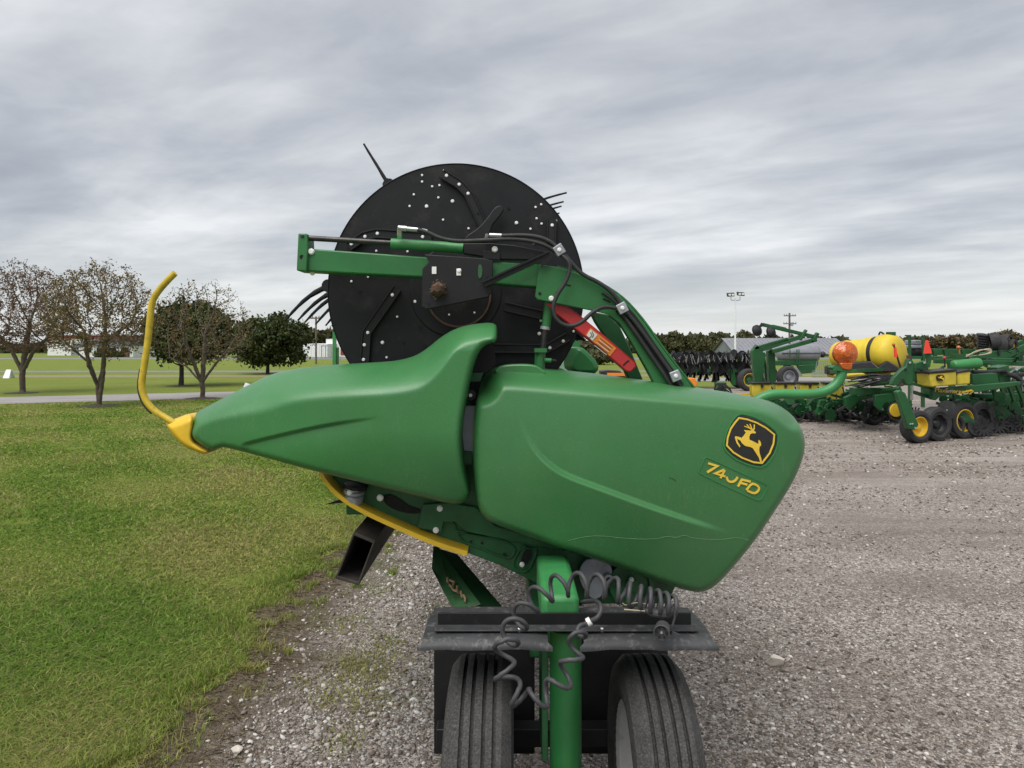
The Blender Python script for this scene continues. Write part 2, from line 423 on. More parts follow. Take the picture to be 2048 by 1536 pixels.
M['stone'] = tint('gravel stone', .85)

# ------------------------------------------------------------------ setting: ground sheets
def sheet(name, pts, mat, z, kind='structure'):
    me = bpy.data.meshes.new(name); me.from_pydata([(x, y, z) for x, y in pts], [], [tuple(range(len(pts)))])
    finish(me, mat, False); 
    if me.polygons[0].normal.z < 0: me.flip_normals()
    return tag(link(bpy.data.objects.new(name, me)), None, kind=kind)
sheet('ground', [(-900, -60), (900, -60), (900, 1500), (-900, 1500)], M['lawn'], 0)
def edge_x(y): return -1.50+.045*(min(y, 8)-2.7)+.07*math.sin(y*2.3+.6)+.05*math.sin(y*5.7)+.035*math.sin(y*11.3+1)+.022*math.sin(y*23.7)
lp = [(edge_x(y), y) for y in np.arange(-6, 21, .18)]
lp += [(-1.25, 24), (3, 26), (9, 27.5), (16, 28), (30, 30), (60, 34), (60, -6)]
sheet('gravel_lot', lp, M['gravel'], .004)
sheet('gravel_drive', [(-70, 9.5), (-14, 19.3), (-9, 21.4), (-1.3, 23.2), (4, 24.4), (4, 30.5), (-1.3, 28), (-9.5, 24.6), (-15.5, 21.9), (-70, 12.5)], M['drive'], .008)
sheet('road', [(-160, 40.5), (60, 43.5), (60, 46.3), (-160, 43.2)], M['asphalt'], .006)
sheet('verge', [(-90, 33.5), (20, 37), (20, 39.5), (-90, 36.5)], M['drygrass'], .003)
sheet('far_road', [(-220, 84), (200, 84), (200, 93), (-220, 93)], M['asphalt'], .006)
sheet('service_road', [(8, 31.5), (70, 36), (70, 41), (8, 35)], M['drive'], .012)

# ------------------------------------------------------------------ trees
def colonize(seed, trunks, attr, step, kill, infl, iters=140):
    rg = np.random.default_rng(seed)
    nodes = [np.array(trunks[0][0], float)]; par = [-1]
    for t in trunks:                          # each trunk: polyline, first point shared
        prev = 0
        for a, b in zip(t[:-1], t[1:]):
            a = np.array(a, float); b = np.array(b, float); n = max(1, int(np.linalg.norm(b-a)/step))
            for k in range(1, n+1):
                nodes.append(a+(b-a)*k/n+rg.normal(0, step*.07, 3)); par.append(prev); prev = len(nodes)-1
    A = np.array(attr, float)
    for _ in range(iters):
        if len(A) == 0: break
        Nn = np.array(nodes)
        d = np.linalg.norm(A[:, None, :]-Nn[None], axis=2); j = d.argmin(1); dm = d[np.arange(len(A)), j]
        ok = dm < infl
        if not ok.any(): break
        new = {}
        for i in np.where(ok)[0]:
            v = (A[i]-Nn[j[i]])/max(dm[i], 1e-6); new.setdefault(j[i], []).append(v)
        for k, vs in new.items():
            v = np.sum(vs, 0)+rg.normal(0, .35, 3); v /= max(np.linalg.norm(v), 1e-6)
            nodes.append(Nn[k]+v*step); par.append(k)
        Nn = np.array(nodes); d = np.linalg.norm(A[:, None, :]-Nn[None, -400:], axis=2).min(1); A = A[d > kill]
        if len(nodes) > 5200: break
    return np.array(nodes), np.array(par)
def wood(nodes, par, tip, expo, rmax, n=5):
    m = len(nodes); acc = np.zeros(m); kids = np.zeros(m, int)
    for i in range(m-1, 0, -1):
        if acc[i] == 0: acc[i] = tip**expo
        acc[par[i]] += acc[i]; kids[par[i]] += 1
    r = np.minimum(acc**(1/expo), rmax); q = np.clip((r-.03)/.07, 0, 1); r = r*(1+.75*q*q*(3-2*q))
    V = []; Fq = []; c = 0
    ang = np.arange(n)*2*math.pi/n
    for i in range(1, m):
        p = par[i]; d = nodes[i]-nodes[p]; L = np.linalg.norm(d)
        if L < 1e-6: continue
        d /= L; up = np.array((0, 0, 1.)) if abs(d[2]) < .9 else np.array((1., 0, 0))
        u = np.cross(d, up); u /= np.linalg.norm(u); w = np.cross(d, u)
        rp = min(r[p], r[i]*1.35)
        off = np.cos(ang)[:, None]*u+np.sin(ang)[:, None]*w
        V.append(nodes[p]-d*rp*.3+off*rp); V.append(nodes[i]+off*r[i])
        for k in range(n): Fq.append((c+k, c+(k+1) % n, c+n+(k+1) % n, c+n+k))
        c += 2*n
    return np.vstack(V), np.array(Fq), r, kids
def leaf_quads(cent, size, rg, tints, aspect=.5, droop=.0):
    n = len(cent); d = rg.normal(size=(n, 3)); d[:, 2] -= droop; d /= np.linalg.norm(d, axis=1)[:, None]
    e = rg.normal(size=(n, 3)); e -= d*(e*d).sum(1)[:, None]; e /= np.linalg.norm(e, axis=1)[:, None]
    s = size*rg.uniform(.6, 1.3, n)[:, None]
    a = cent; b = cent+d*s*.5+e*s*aspect*.5; c = cent+d*s; q = cent+d*s*.5-e*s*aspect*.5
    v = np.stack([a, b, c, q], 1).reshape(-1, 3); f = np.arange(4*n).reshape(-1, 4)
    t = tints[rg.integers(0, len(tints), n)]*rg.uniform(.7, 1.3, (n, 1))
    return v, f, np.repeat(t, 4, 0)
def ell(rg, n, c, r, shell=0., flatbot=None):
    d = rg.normal(size=(n, 3)); d /= np.linalg.norm(d, axis=1)[:, None]
    q = rg.uniform(shell**3, 1, n)**(1/3)
    p = np.array(c)+d*q[:, None]*np.array(r)
    if flatbot is not None: p = p[p[:, 2] > flatbot]
    return p
def bare_tree(name, label, base, trunks, crown, rx, ry, rz, seed, nattr, leaves, tints):
    nattr = int(nattr*1.8); leaves = int(leaves*3.6)
    rg = np.random.default_rng(seed)
    root = thing(name, label, 'tree', base, 'sparse ornamental trees along the drive')
    A = np.vstack([ell(rg, int(nattr*.75), crown, (rx, ry, rz), .35, crown[2]-rz*.72), ell(rg, int(nattr*.25), (crown[0], crown[1], crown[2]-rz*.15), (rx*1.05, ry*1.05, rz*.45), .5)])
    nodes, par = colonize(seed, trunks, A, .10, .13, 1.6)
    v, f, r, kids = wood(nodes, par, .0046, 2.06, .20)
    def loc(o): o.matrix_parent_inverse = Matrix.Identity(4); return o
    loc(npmesh('trunk', v, f, M['bark'], None, root, True))
    tips = np.where((kids == 0) | (r < .011))[0]
    ci = tips[rg.integers(0, len(tips), leaves)]
    cent = nodes[ci]+rg.normal(0, .06, (leaves, 3))
    v, f, t = leaf_quads(cent, .074, rg, np.array(tints)*.95, .5, .3)
    loc(npmesh('crown', v, f, M['leaf'], t, root))
    return root
olive = [(.15, .12, .045), (.19, .12, .05), (.11, .11, .035), (.21, .145, .06)]
rusty = [(.15, .085, .055), (.17, .095, .06), (.12, .095, .045), (.13, .07, .05)]
bY = gz(812); b = P(198, 812, bY)
bare_tree('ornamental_tree', 'open branched ornamental tree with forked trunk just left of the yellow rod', (b.x, bY, 0),
          [[(0, 0, 0), (-.03, 0, .55), (-.28, .1, 1.1), (-.5, .2, 1.75)], [(0, 0, 0), (-.03, 0, .55), (.14, -.05, 1.0), (.26, -.2, 1.75), (.3, -.2, 2.3)], [(0, 0, 0), (-.03, 0, .5), (-.1, -.3, 1.1), (-.15, -.4, 2.0)], [(0, 0, 0), (-.03, 0, .55), (-.28, .1, 1.1), (-1.0, .1, 1.75)], [(0, 0, 0), (.14, -.05, 1.0), (.26, -.2, 1.7), (.75, .1, 2.2)]],
          (.02, 0, 2.45), 1.42, 1.5, 1.45, 3, 950, 2300, olive)
bY = gz(786); b = P(45, 786, bY)
bare_tree('ornamental_tree', 'reddish thin leaved ornamental tree at the far left edge of the lawn', (b.x, bY, 0),
          [[(0, 0, 0), (0, 0, .7), (-.4, .1, 1.4), (-.9, .1, 2.0)], [(0, 0, 0), (0, 0, .7), (.05, .1, 1.6), (.1, .2, 2.4)], [(0, 0, 0), (0, 0, .7), (.4, -.1, 1.35), (1.0, -.2, 1.9)]],
          (.0, 0, 2.75), 1.75, 1.7, 1.75, 5, 900, 3600, rusty)
bY = gz(797); b = P(405, 797, bY)
bare_tree('ornamental_tree', 'bare spreading ornamental tree standing before the round dark tree', (b.x, bY, 0),
          [[(0, 0, 0), (-.02, 0, .45), (-.5, .1, .95), (-1.05, .1, 1.25)], [(0, 0, 0), (-.02, 0, .5), (.0, .1, 1.3), (.05, .1, 2.1)], [(0, 0, 0), (-.02, 0, .45), (.35, -.1, .95), (.75, -.1, 1.4)], [(0, 0, 0), (-.02, 0, .5), (-.25, -.2, 1.2), (-.5, -.2, 2.0)]],
          (.0, 0, 2.15), 1.55, 1.5, 1.5, 8, 800, 700, olive)

def dense_tree(name, label, base, trunk_h, crown, rad, seed, nclump, per, size, tints, group, trunk_r=.085, limbs=True):
    rg = np.random.default_rng(seed); root = thing(name, label, 'tree', base, group)
    c = np.array(crown); rad = np.array(rad)
    cl = ell(rg, nclump*2, c, rad*.93, .55, c[2]-rad[2]*.8)[:nclump]
    inner = ell(rg, nclump//4, c, rad*.55)
    cl = np.vstack([cl, inner])
    g = G(); g.tube([(0, 0, -.05), (.03, 0, trunk_h*.6), (0, .02, trunk_h), (0, 0, c[2])], [trunk_r*1.25, trunk_r, trunk_r*.85, trunk_r*.35], 9, True, 1)
    if limbs:
        for k in range(9):
            q = cl[rg.integers(0, nclump)]; s = np.array((0, 0, trunk_h*rg.uniform(.75, 1.15)))
            g.tube([s, s+(q-s)*.5+np.array((0, 0, -.1)), q], [trunk_r*.45, trunk_r*.28, trunk_r*.08], 6, False, 1)
    o = part('trunk', g, M['barkg'], root); o.matrix_parent_inverse = Matrix.Identity(4)
    cs = rg.uniform(.16, .34, len(cl))*rad.mean()*.72
    cent = np.repeat(cl, per, 0)+rg.normal(size=(len(cl)*per, 3))*np.repeat(cs, per)[:, None]*np.array((.55, .55, .42))
    T = np.array(tints); v, f, t = leaf_quads(cent, size, rg, T, .6, .25)
    sh = np.repeat(rg.uniform(.65, 1.3, len(cl)), per*4)[:, None]
    o = npmesh('crown', v, f, M['leafd'], t*sh, root); o.matrix_parent_inverse = Matrix.Identity(4)
    return root
dg = [(.034, .058, .014), (.046, .072, .018), (.060, .080, .022), (.072, .074, .024)]
bY = gz(772); b = P(362, 772, bY)
dense_tree('round_tree', 'dense dark green round tree right of the yellow rod', (b.x, bY, 0), 1.0, (.35, 0, 2.15), (1.72, 1.7, 1.32), 21, 130, 110, .17, dg, 'dense round trees beyond the drive')
bY = gz(748); b = P(535, 748, bY)
dense_tree('round_tree', 'dense dome shaped dark tree beside the utility pole', (b.x, bY, 0), 1.1, (.3, 0, 1.95), (2.15, 2.1, 1.55), 24, 130, 100, .22, dg, 'dense round trees beyond the drive')
for px, py in ((198, 812), (45, 786), (405, 797), (362, 772)):
    pass
def mulch(px, py, r):
    Y = gz(py); c = P(px, py, Y); rg = random.Random(px); g = G(); n = 22
    ring = [(c.x+math.cos(2*math.pi*k/n)*r*rg.uniform(.8, 1.15), Y+math.sin(2*math.pi*k/n)*r*rg.uniform(.8, 1.15), .006) for k in range(n)]
    g.add(ring+[(c.x, Y, .05)], [(k, (k+1) % n, n) for k in range(n)])
    tag(part('soil_ring', g, M['mulch']), None, kind='structure')
for a in ((198, 812, .55), (45, 786, .55), (405, 797, .5), (362, 772, .6)): mulch(*a)

# far treeline: individual trees one can tell apart, then the wood behind as a mass
far_t = [(.050, .055, .022), (.065, .062, .028), (.040, .048, .018), (.085, .075, .035)]
autumn = [(.10, .075, .035), (.075, .065, .03), (.12, .085, .04)]
def far_tree(px, top, w, Y, seed, label, tints):
    b = P(px, 700, Y); hgt = H+(HZ-top)*Y/F; r = w*Y/F/2
    return dense_tree('field_tree', label, (b.x, Y, 0), hgt*.3, (0, 0, hgt*.6), (r, r, hgt*.42), seed, 55, 60, .55*Y/120, tints, 'trees in the far treeline', .22, False)
ft = [(1347, 662, 62, 118, 'broad olive treeline tree showing behind the curved reel arm'),
      (1381, 668, 40, 112, 'pointed dark evergreen looking tree left of the grey barn'),
      (1404, 674, 34, 105, 'small dark conifer shaped tree nearest the barn gable'),
      (1443, 664, 52, 128, 'low olive tree behind the barn left of the light pole'),
      (1487, 660, 44, 132, 'rounded tree just right of the light pole above the barn roof'),
      (1310, 664, 40, 122, 'pale green tree half hidden by the reel arm'),
      (1195, 700, 70, 60, 'brownish green tree seen between red lock and reel'),
      (1545, 666, 40, 130, 'small tree above the barn roof beneath the raised marker arm')]
for i, (px, top, w, Y, lb) in enumerate(ft): far_tree(px, top+5, w, Y, 40+i, lb, [tuple(c*1.4 for c in q) for q in far_t])
for i, (px, top, w, lb) in enumerate([(1858, 676, 60, 'brown tinged tree behind the small red flag'), (1900, 670, 70, 'rounded brownish tree left of the stacked disc blades'),
                                      (1952, 672, 60, 'autumn tree behind the stacked disc blades'), (2015, 664, 80, 'loose twiggy tree at the right edge above the implement wheels')]):
    far_tree(px, top, w, 125+i*4, 70+i, lb, autumn)
def mass(name, label, spans, Y0, Y1, seed, n, size, tints):
    rg = np.random.default_rng(seed); C = []
    for xa, xb, top in spans:
        px = rg.uniform(xa, xb, n); Y = rg.uniform(Y0, Y1, n)
        hgt = H+(HZ-top+rg.normal(0, 1, n)*0+np.sin(px*.13+seed)*3+np.sin(px*.31)*2)*Y/F
        C.append(np.stack([(px-1024)*Y/F, Y, hgt*np.sqrt(rg.uniform(0, 1, n))], 1))
    cent = np.vstack(C); v, f, t = leaf_quads(cent, size, rg, np.array(tints), .8)
    tag(npmesh(name, v, f, M['leafd'], t), label, 'woods', kind='stuff')
mass('far_woods', 'distant band of dark woods along the horizon', [(590, 690, 668), (1290, 1460, 678), (1440, 1700, 684), (1800, 2100, 686), (1120, 1300, 690), (690, 1120, 692), (2100, 2700, 686)], 150, 190, 91, 5200, 1.5, far_t)
mass('far_hedge', 'low distant scrub at the left horizon', [(-800, -120, 692), (-120, 600, 694)], 150, 175, 92, 5000, 1.2, far_t)

# ------------------------------------------------------------------ far buildings, poles, signs on the left
def building(name, label, cat, x0, x1, top, Y, dep, wall, roof, roofh, base_z=0, overhang=.3):
    a = P(x0, top, Y); b = P(x1, top, Y); root = thing(name, label, cat, ((a.x+b.x)/2, Y, 0))
    g = G().box(a.x, b.x, Y, Y+dep, base_z, a.z); part('wall', g, wall, root)
    g = G(); e = overhang
    ym = Y+dep/2
    g.add([(a.x-e, Y-e, a.z+.003), (b.x+e, Y-e, a.z+.003), (b.x+e, Y+dep+e, a.z+.003), (a.x-e, Y+dep+e, a.z+.003), (a.x-e*.5+roofh*.6, ym, a.z+roofh), (b.x+e*.5-roofh*.6, ym, a.z+roofh)],
          [(0, 1, 5, 4), (1, 2, 5), (2, 3, 4, 5), (3, 0, 4), (3, 2, 1, 0)])
    part('roof', g, roof, root)
    return root, a, b
r_, a, b = building('white_building', 'long low white building with red trim behind the left trees', 'building', 95, 292, 672, 118, 22, M['wall'], M['roofg'], .5)
part('trim_band', G().box(a.x-.1, b.x+.1, 117.8, 117.94, a.z-.45, a.z+.1), M['redtrim'], r_)
for k in range(2): part('dock_door', G().box(a.x+4+k*6.1, a.x+6.3+k*6.1, 117.9, 118.1, 0, 2.0), M['tank'], r_)
r_, a, b = building('office_building', 'small white office with dark hipped roof seen between left trees', 'building', 158, 266, 691, 102, 9, M['wall'], M['roofd'], 1.15)
part('planter_wall', G().box(P(235, 0, 101).x, P(258, 0, 101).x, 100.6, 101.2, 0, .62), M['brick'], r_)
for k in range(4): part('window', G().box(a.x+.8+k*1.8, a.x+1.8+k*1.8, 101.9, 102.2, .7, 1.35), M['dark'], r_)
rg = np.random.default_rng(5); x0 = P(190, 0, 100).x; x1 = P(244, 0, 100).x
cent = np.stack([rg.uniform(x0, x1, 1500), rg.uniform(99.6, 100.5, 1500), rg.uniform(0, .75, 1500)], 1)
v, f, t = leaf_quads(cent, .28, rg, np.array(dg)*.8, .7); tag(npmesh('clipped_hedge', v, f, M['leafd'], t), 'low clipped dark hedge before the white office', 'hedge')
r_, a, b = building('warehouse', 'plain white warehouse with low wall behind the utility pole', 'building', 606, 655, 688, 95, 15, M['wall'], M['wall'], .1, 0, .05)
for k in range(6): part('wall_panel', G().box(a.x+.05+k*.55, a.x+.57+k*.55, 94.93, 94.998, .1, a.z-.1), M['wall'], r_)
r_, a, b = building('block_building', 'taller square white building beside the green sign posts', 'building', 652, 720, 678, 100, 12, M['wall'], M['wall'], .1, 0, .05)
g = G()
for px in (643, 651, 662): g.box(P(px, 0, 88).x-.05, P(px, 0, 88).x+.05, 88, 88.1, 0, 1.55)
g.box(P(642, 0, 88).x, P(670, 0, 88).x, 87.95, 88.15, 1.55, 1.68)
tag(part('bus_shelter', g, M['galv']), 'open grey metal frame shelter before the white warehouse', 'shelter')
t_ = thing('sign_post', 'tall green steel double sign post rising left of the black reel', 'sign', (P(672, 0, 34).x, 34, 0))
part('post', G().boxp(665, 664, 671.5, 745, 34, 34.15), M['greenb'], t_); part('post', G().boxp(672, 695, 677, 745, 34.05, 34.15), M['greend'], t_)
t_ = thing('road_sign', 'red and white sign board low beside the black reel', 'sign', (P(687, 0, 70).x, 70, 0))
part('board', G().boxp(679, 690, 700, 713, 70, 70.1), M['white'], t_); part('red_panel', G().boxp(681, 697, 690, 710, 69.95, 69.99), M['redtrim'], t_)
part('leg', G().boxp(680, 713, 681.2, 724, 70.02, 70.08), M['galv'], t_); part('leg', G().boxp(696, 713, 697.2, 724, 70.02, 70.08), M['galv'], t_)
def utility_pole(px, top, Y, label, w=3.0, arms=((.3, 1.0),), tilt=0):
    b = P(px, top, Y); t = thing('utility_pole', label, 'pole', (b.x, Y, 0), 'wooden utility poles')
    part('pole', G().tube([(b.x, Y, -.2), (b.x+tilt, Y, b.z)], [w*Y/F/2*1.2, w*Y/F/2], 8), M['wood'], t)
    for dz, hw in arms:
        part('crossarm', G().box(b.x-hw, b.x+hw, Y-.16, Y-.06, b.z-dz-.06, b.z-dz+.06), M['wood'], t)
        for s in (-1, -.55, .55, 1): part('insulator', G().cyl((b.x+s*hw*.95, Y-.11, b.z-dz+.06), (b.x+s*hw*.95, Y-.11, b.z-dz+.22), .05, 6), M['galv'], t)
    return t
utility_pole(632, 633, 62, 'thin wooden utility pole standing right of the dome shaped tree', 3.4, ((.15, .55),))
t_ = utility_pole(1579, 626, 88, 'wooden utility pole with two crossarms behind the raised marker arm', 3.6, ((.35, .75), (1.35, .8)))
part('transformer', G().cyl(P(1584, 652, 87.9), P(1584, 645, 87.9), .16, 10), M['galv'], t_)
t_ = thing('light_pole', 'tall white light pole with two floodlights above the barn', 'lamp', (P(1470, 0, 62).x, 62, 0))
b = P(1470.5, 596, 62); part('pole', G().tube([(b.x, 62, 0), (b.x, 62, b.z)], [.10, .055], 10), M['wall'], t_)
part('bracket', G().tube([P(1462, 594, 62), P(1462, 600, 62), P(1470.5, 601, 62), P(1480, 600, 62), P(1480, 593, 62)], .035, 6), M['galv'], t_)
for px, py, s in ((1461.5, 590, -.1), (1481.5, 588.5, .12)):
    c = P(px, py, 62); hd = part('floodlight', G().poly([(c.x-.30, 61.85, c.z-.15+s*.2), (c.x+.30, 61.85, c.z-.15-s*.2), (c.x+.30, 61.95, c.z+.17-s*.2), (c.x-.30, 61.95, c.z+.17+s*.2)], (0, .3, .05)), M['bblack'], t_)
    for q in (-.14, .14): part('lens', G().box(c.x+q-.10, c.x+q+.10, 61.80, 61.86, c.z-.07, c.z+.09), M['white'], hd)
Y = gz(756); c = P(18, 756, Y)
t_ = thing('sandwich_board', 'small white folding board on the lawn at the far left', 'board', (c.x, Y, 0))
for s in (-1, 1): part('panel', G().poly([(c.x-.16, Y+s*.22, 0), (c.x+.16, Y+s*.22, 0), (c.x+.12, Y+s*.03, .42), (c.x-.12, Y+s*.03, .42)], (0, .02, 0)), M['wall'], t_)
Y = gz(786); c = P(493, 786, Y)
t_ = thing('yard_sign', 'small tilted white yard sign behind the green divider nose', 'sign', (c.x, Y, 0))
part('board', G().poly([(c.x-.11, Y, .2), (c.x+.11, Y, .13), (c.x+.16, Y+.05, .28), (c.x-.06, Y+.05, .35)], (0, .02, 0)), M['wall'], t_)
part('stake', G().box(c.x-.01, c.x+.01, Y+.03, Y+.05, 0, .25), M['galv'], t_)
# barn on the right
Yb = 112
t_ = thing('metal_barn', 'low barn with grey metal roof behind the row of machines', 'barn', (P(1560, 0, Yb).x, Yb, 0))
A_ = P(1447, 677, Yb); B_ = P(1672, 677, Yb); el = P(1435, 706, Yb)
xl = A_.x; xr = B_.x; zr = A_.z; ze = el.z
part('wall', G().poly([(xl+.1, Yb-6, 0), (xr, Yb-6, 0), (xr, Yb-6, ze), (xl+.1, Yb-6, ze)], (0, 12, 0)), M['tank'], t_)
part('gable', G().add([(xl+.05, Yb-6, ze), (xl+.05, Yb+6, ze), (xl+.05, Yb, zr-.1)], [(0, 1, 2)]), M['galv'], t_)
for s in (-1, 1): part('roof', G().poly([(xl-.3, Yb, zr), (xr, Yb, zr), (xr, Yb+s*6.6, ze-.1), (xl-.3, Yb+s*6.6, ze-.1)], (0, 0, .06)), M['roofg'], t_)
for k in range(28):
    x = xl+.4+k*(xr-xl-.6)/28; part('roof_rib', G().poly([(x, Yb, zr+.065), (x+.05, Yb, zr+.065), (x+.05, Yb-6.6, ze-.035), (x, Yb-6.6, ze-.035)], (0, 0, .04)), M['roofg'], t_)

# ------------------------------------------------------------------ the grain header (draper) on its trailer
HD = thing('grain_header', 'green draper header with black reel and yellow tipped divider on a trailer', 'farm implement', (P(1000, 0, 2.4).x, 2.3, .75))

def seg_dist(pts, poly, closed):
    p = np.asarray(pts, float); a = np.asarray(poly, float); b = np.roll(a, -1, 0) if closed else a[1:]
    if not closed: a = a[:-1]
    best = np.full(len(p), 1e9)
    for A, B in zip(a, b):
        d = B-A; t = np.clip(((p-A)@d)/max(d@d, 1e-9), 0, 1); q = A+t[:, None]*d
        best = np.minimum(best, np.hypot(*(p-q).T))
    return best
def resample(poly, n):
    p = np.vstack([poly, poly[:1]]); L = np.r_[0, np.cumsum(np.hypot(*np.diff(p, axis=0).T))]
    s = np.linspace(0, L[-1], n, endpoint=False); return np.stack([np.interp(s, L, p[:, 0]), np.interp(s, L, p[:, 1])], 1)
def smoothstep(a, b, x):
    t = np.clip((x-a)/(b-a), 0, 1); return t*t*(3-2*t)
def inside(p, poly):
    x, y = p.T; r = np.zeros(len(p), bool); q = np.asarray(poly)
    for (xa, ya), (xb, yb) in zip(q, np.roll(q, -1, 0)):
        c = (ya > y) != (yb > y); r ^= c & (x < (xb-xa)*(y-ya)/((yb-ya) or 1e-9)+xa)
    return r
class Moulded:
    """thin moulded panel: outline in photo pixels, depth as a function of the place on it"""
    def __init__(s, outline, top, Y0, band, lift, rim, rimd, extra, power=1.8):
        s.poly = chaikin(outline, 2); s.top = chaikin(top, 2, False); s.Y0 = Y0; s.band = band; s.lift = lift
        s.rim = rim; s.rimd = rimd; s.extra = extra; s.power = power
    def depth(s, p):
        p = np.asarray(p, float)
        dt = seg_dist(p, s.top, False); do = seg_dist(p, s.poly, True)
        B = s.band(p); t = np.clip(dt/B, 0, 1)
        Y = s.Y0+s.lift(p)*(1-t)**s.power
        u = 1-np.clip(do/s.rim, 0, 1); Y = Y+s.rimd*(1-np.sqrt(np.clip(1-u*u*.985, 0, 1)))
        return Y+s.extra(p)
    def build(s, name, mat, parent, crease=None, nb=420, step=4.5, skirt=.10):
        B = resample(s.poly, nb); tg = np.roll(B, -1, 0)-np.roll(B, 1, 0); tg /= np.linalg.norm(tg, axis=1)[:, None]
        nr = np.stack([-tg[:, 1], tg[:, 0]], 1)
        if np.sum(B[:, 0]*np.roll(B[:, 1], -1)-np.roll(B[:, 0], -1)*B[:, 1]) < 0: nr = -nr
        pts = [B]; ins = [.5, 1.2, 2.2, 3.6, 5.6, 8.2]
        for q in ins:
            r = B+nr*q; r = r[seg_dist(r, s.poly, True) > q*.93]; pts.append(r[::1 if q < 4 else 2])
        x0, y0 = s.poly.min(0); x1, y1 = s.poly.max(0)
        gx, gy = np.meshgrid(np.arange(x0, x1, step), np.arange(y0, y1, step)); gx = gx+(np.arange(gx.shape[0]) % 2)[:, None]*step/2
        gp = np.stack([gx.ravel(), gy.ravel()], 1); gp = gp[inside(gp, s.poly)]; gp = gp[seg_dist(gp, s.poly, True) > 10.5]
        if crease is not None:
            crs = chaikin(crease, 3, False); d = seg_dist(gp, crs, False); gp = gp[d > 9]
            C = chaikin(crease, 3, False); Lc = np.r_[0, np.cumsum(np.hypot(*np.diff(C, axis=0).T))]; sc_ = np.arange(0, Lc[-1], 2.6); C = np.stack([np.interp(sc_, Lc, C[:, 0]), np.interp(sc_, Lc, C[:, 1])], 1); t = np.gradient(C, axis=0); t /= np.linalg.norm(t, axis=1)[:, None]; nn = np.stack([-t[:, 1], t[:, 0]], 1)
            for q in (-8, -6, -4.2, -2.5, -.9, .9, 2.5, 4.2, 6, 8): pts.append(C+nn*q)
        allp = np.vstack(pts+[gp]); 
        vo, eo, fo, *_ = delaunay_2d_cdt([Vector(p) for p in allp], [], [list(range(nb))], 1, 1e-4)
        pp = np.array([(v.x, v.y) for v in vo]); Y = s.depth(pp)
        V = np.stack([(pp[:, 0]-1024)*Y/F, Y, H-(pp[:, 1]-HZ)*Y/F], 1).tolist(); fo = [list(q) for q in fo]
        YB = s.depth(B); last = np.stack([(B[:, 0]-1024)*YB/F, YB, H-(B[:, 1]-HZ)*YB/F], 1); n0 = len(V)
        for q in (0, .012, .06, 1.0):
            e = last.copy(); e[:, 1] += skirt*q; V += e.tolist()
        for r in range(3):
            for i in range(nb): j = (i+1) % nb; fo.append([n0+r*nb+i, n0+(r+1)*nb+i, n0+(r+1)*nb+j, n0+r*nb+j])
        me = bpy.data.meshes.new(name); me.from_pydata(V, [], fo)
        bm = bmesh.new(); bm.from_mesh(me); bmesh.ops.remove_doubles(bm, verts=bm.verts, dist=2e-5); bm.to_mesh(me); bm.free()
        finish(me, mat, True)
        return link(bpy.data.objects.new(name, me), parent)
    def at(s, x, y, off=-.003):
        Y = float(s.depth([(x, y)])[0])+off; return P(x, y, Y)

# rear end shield
es_out = [(962, 762), (974, 746), (990, 736), (1010, 733), (1080, 738), (1180, 747), (1300, 763), (1420, 780), (1505, 793), (1552, 806), (1585, 829), (1604, 858), (1611, 885), (1607, 915), (1588, 962), (1550, 1022), (1510, 1082), (1462, 1140), (1432, 1172), (1405, 1185), (1378, 1183), (1300, 1158), (1200, 1122), (1100, 1088), (1010, 1057), (975, 1042), (958, 1022), (951, 985), (946, 930), (945, 870), (949, 815)]
es_top = [(962, 770), (974, 748), (990, 737), (1010, 733), (1080, 738), (1180, 747), (1300, 763), (1420, 780), (1505, 793), (1552, 806), (1590, 834)]
es_cr = [(1040, 842), (1056, 876), (1076, 908), (1104, 934), (1136, 953), (1200, 976), (1280, 1006), (1370, 1037), (1455, 1064)]
es_cs = chaikin(es_cr, 3, False)
def es_extra(p):
    Y = .085*(np.clip(p[:, 1]-930, 0, None)/260)**2+.03*(np.clip(930-p[:, 1], 0, None)/190)**2
    Y = Y+.05*(np.clip(1010-p[:, 0], 0, None)/70)**2*.6+.05*(np.clip(p[:, 0]-1480, 0, None)/130)**2
    cx, cy = es_cs.T; yc = np.interp(p[:, 0], cx, cy)
    # signed distance below the crease, measured square to it
    d = seg_dist(p, es_cs, False)*np.where(p[:, 1] > yc, 1, -1)
    fade = smoothstep(1030, 1110, p[:, 0])*(1-smoothstep(1330, 1470, p[:, 0]))
    return Y-.021*smoothstep(-6.5, 6.5, d)*np.exp(-np.clip(d, 0, None)/110)*fade
ES = Moulded(es_out, es_top, 2.20, lambda p: 46-18*smoothstep(1100, 1560, p[:, 0]), lambda p: .15+0*p[:, 0], 11, .045, es_extra, 1.7)
es = ES.build('end_shield', M['shield'], HD, es_cr, 460, 4.6, .12)
tag(es, 'large faded green rear end shield with emblem and model lettering')
part('shield_bump', G().prism([(985, 742), (1003, 729), (1066, 728), (1082, 736), (1100, 752), (1000, 752)], 2.335, 2.42, 2), M['divider'], es, 50, .006)

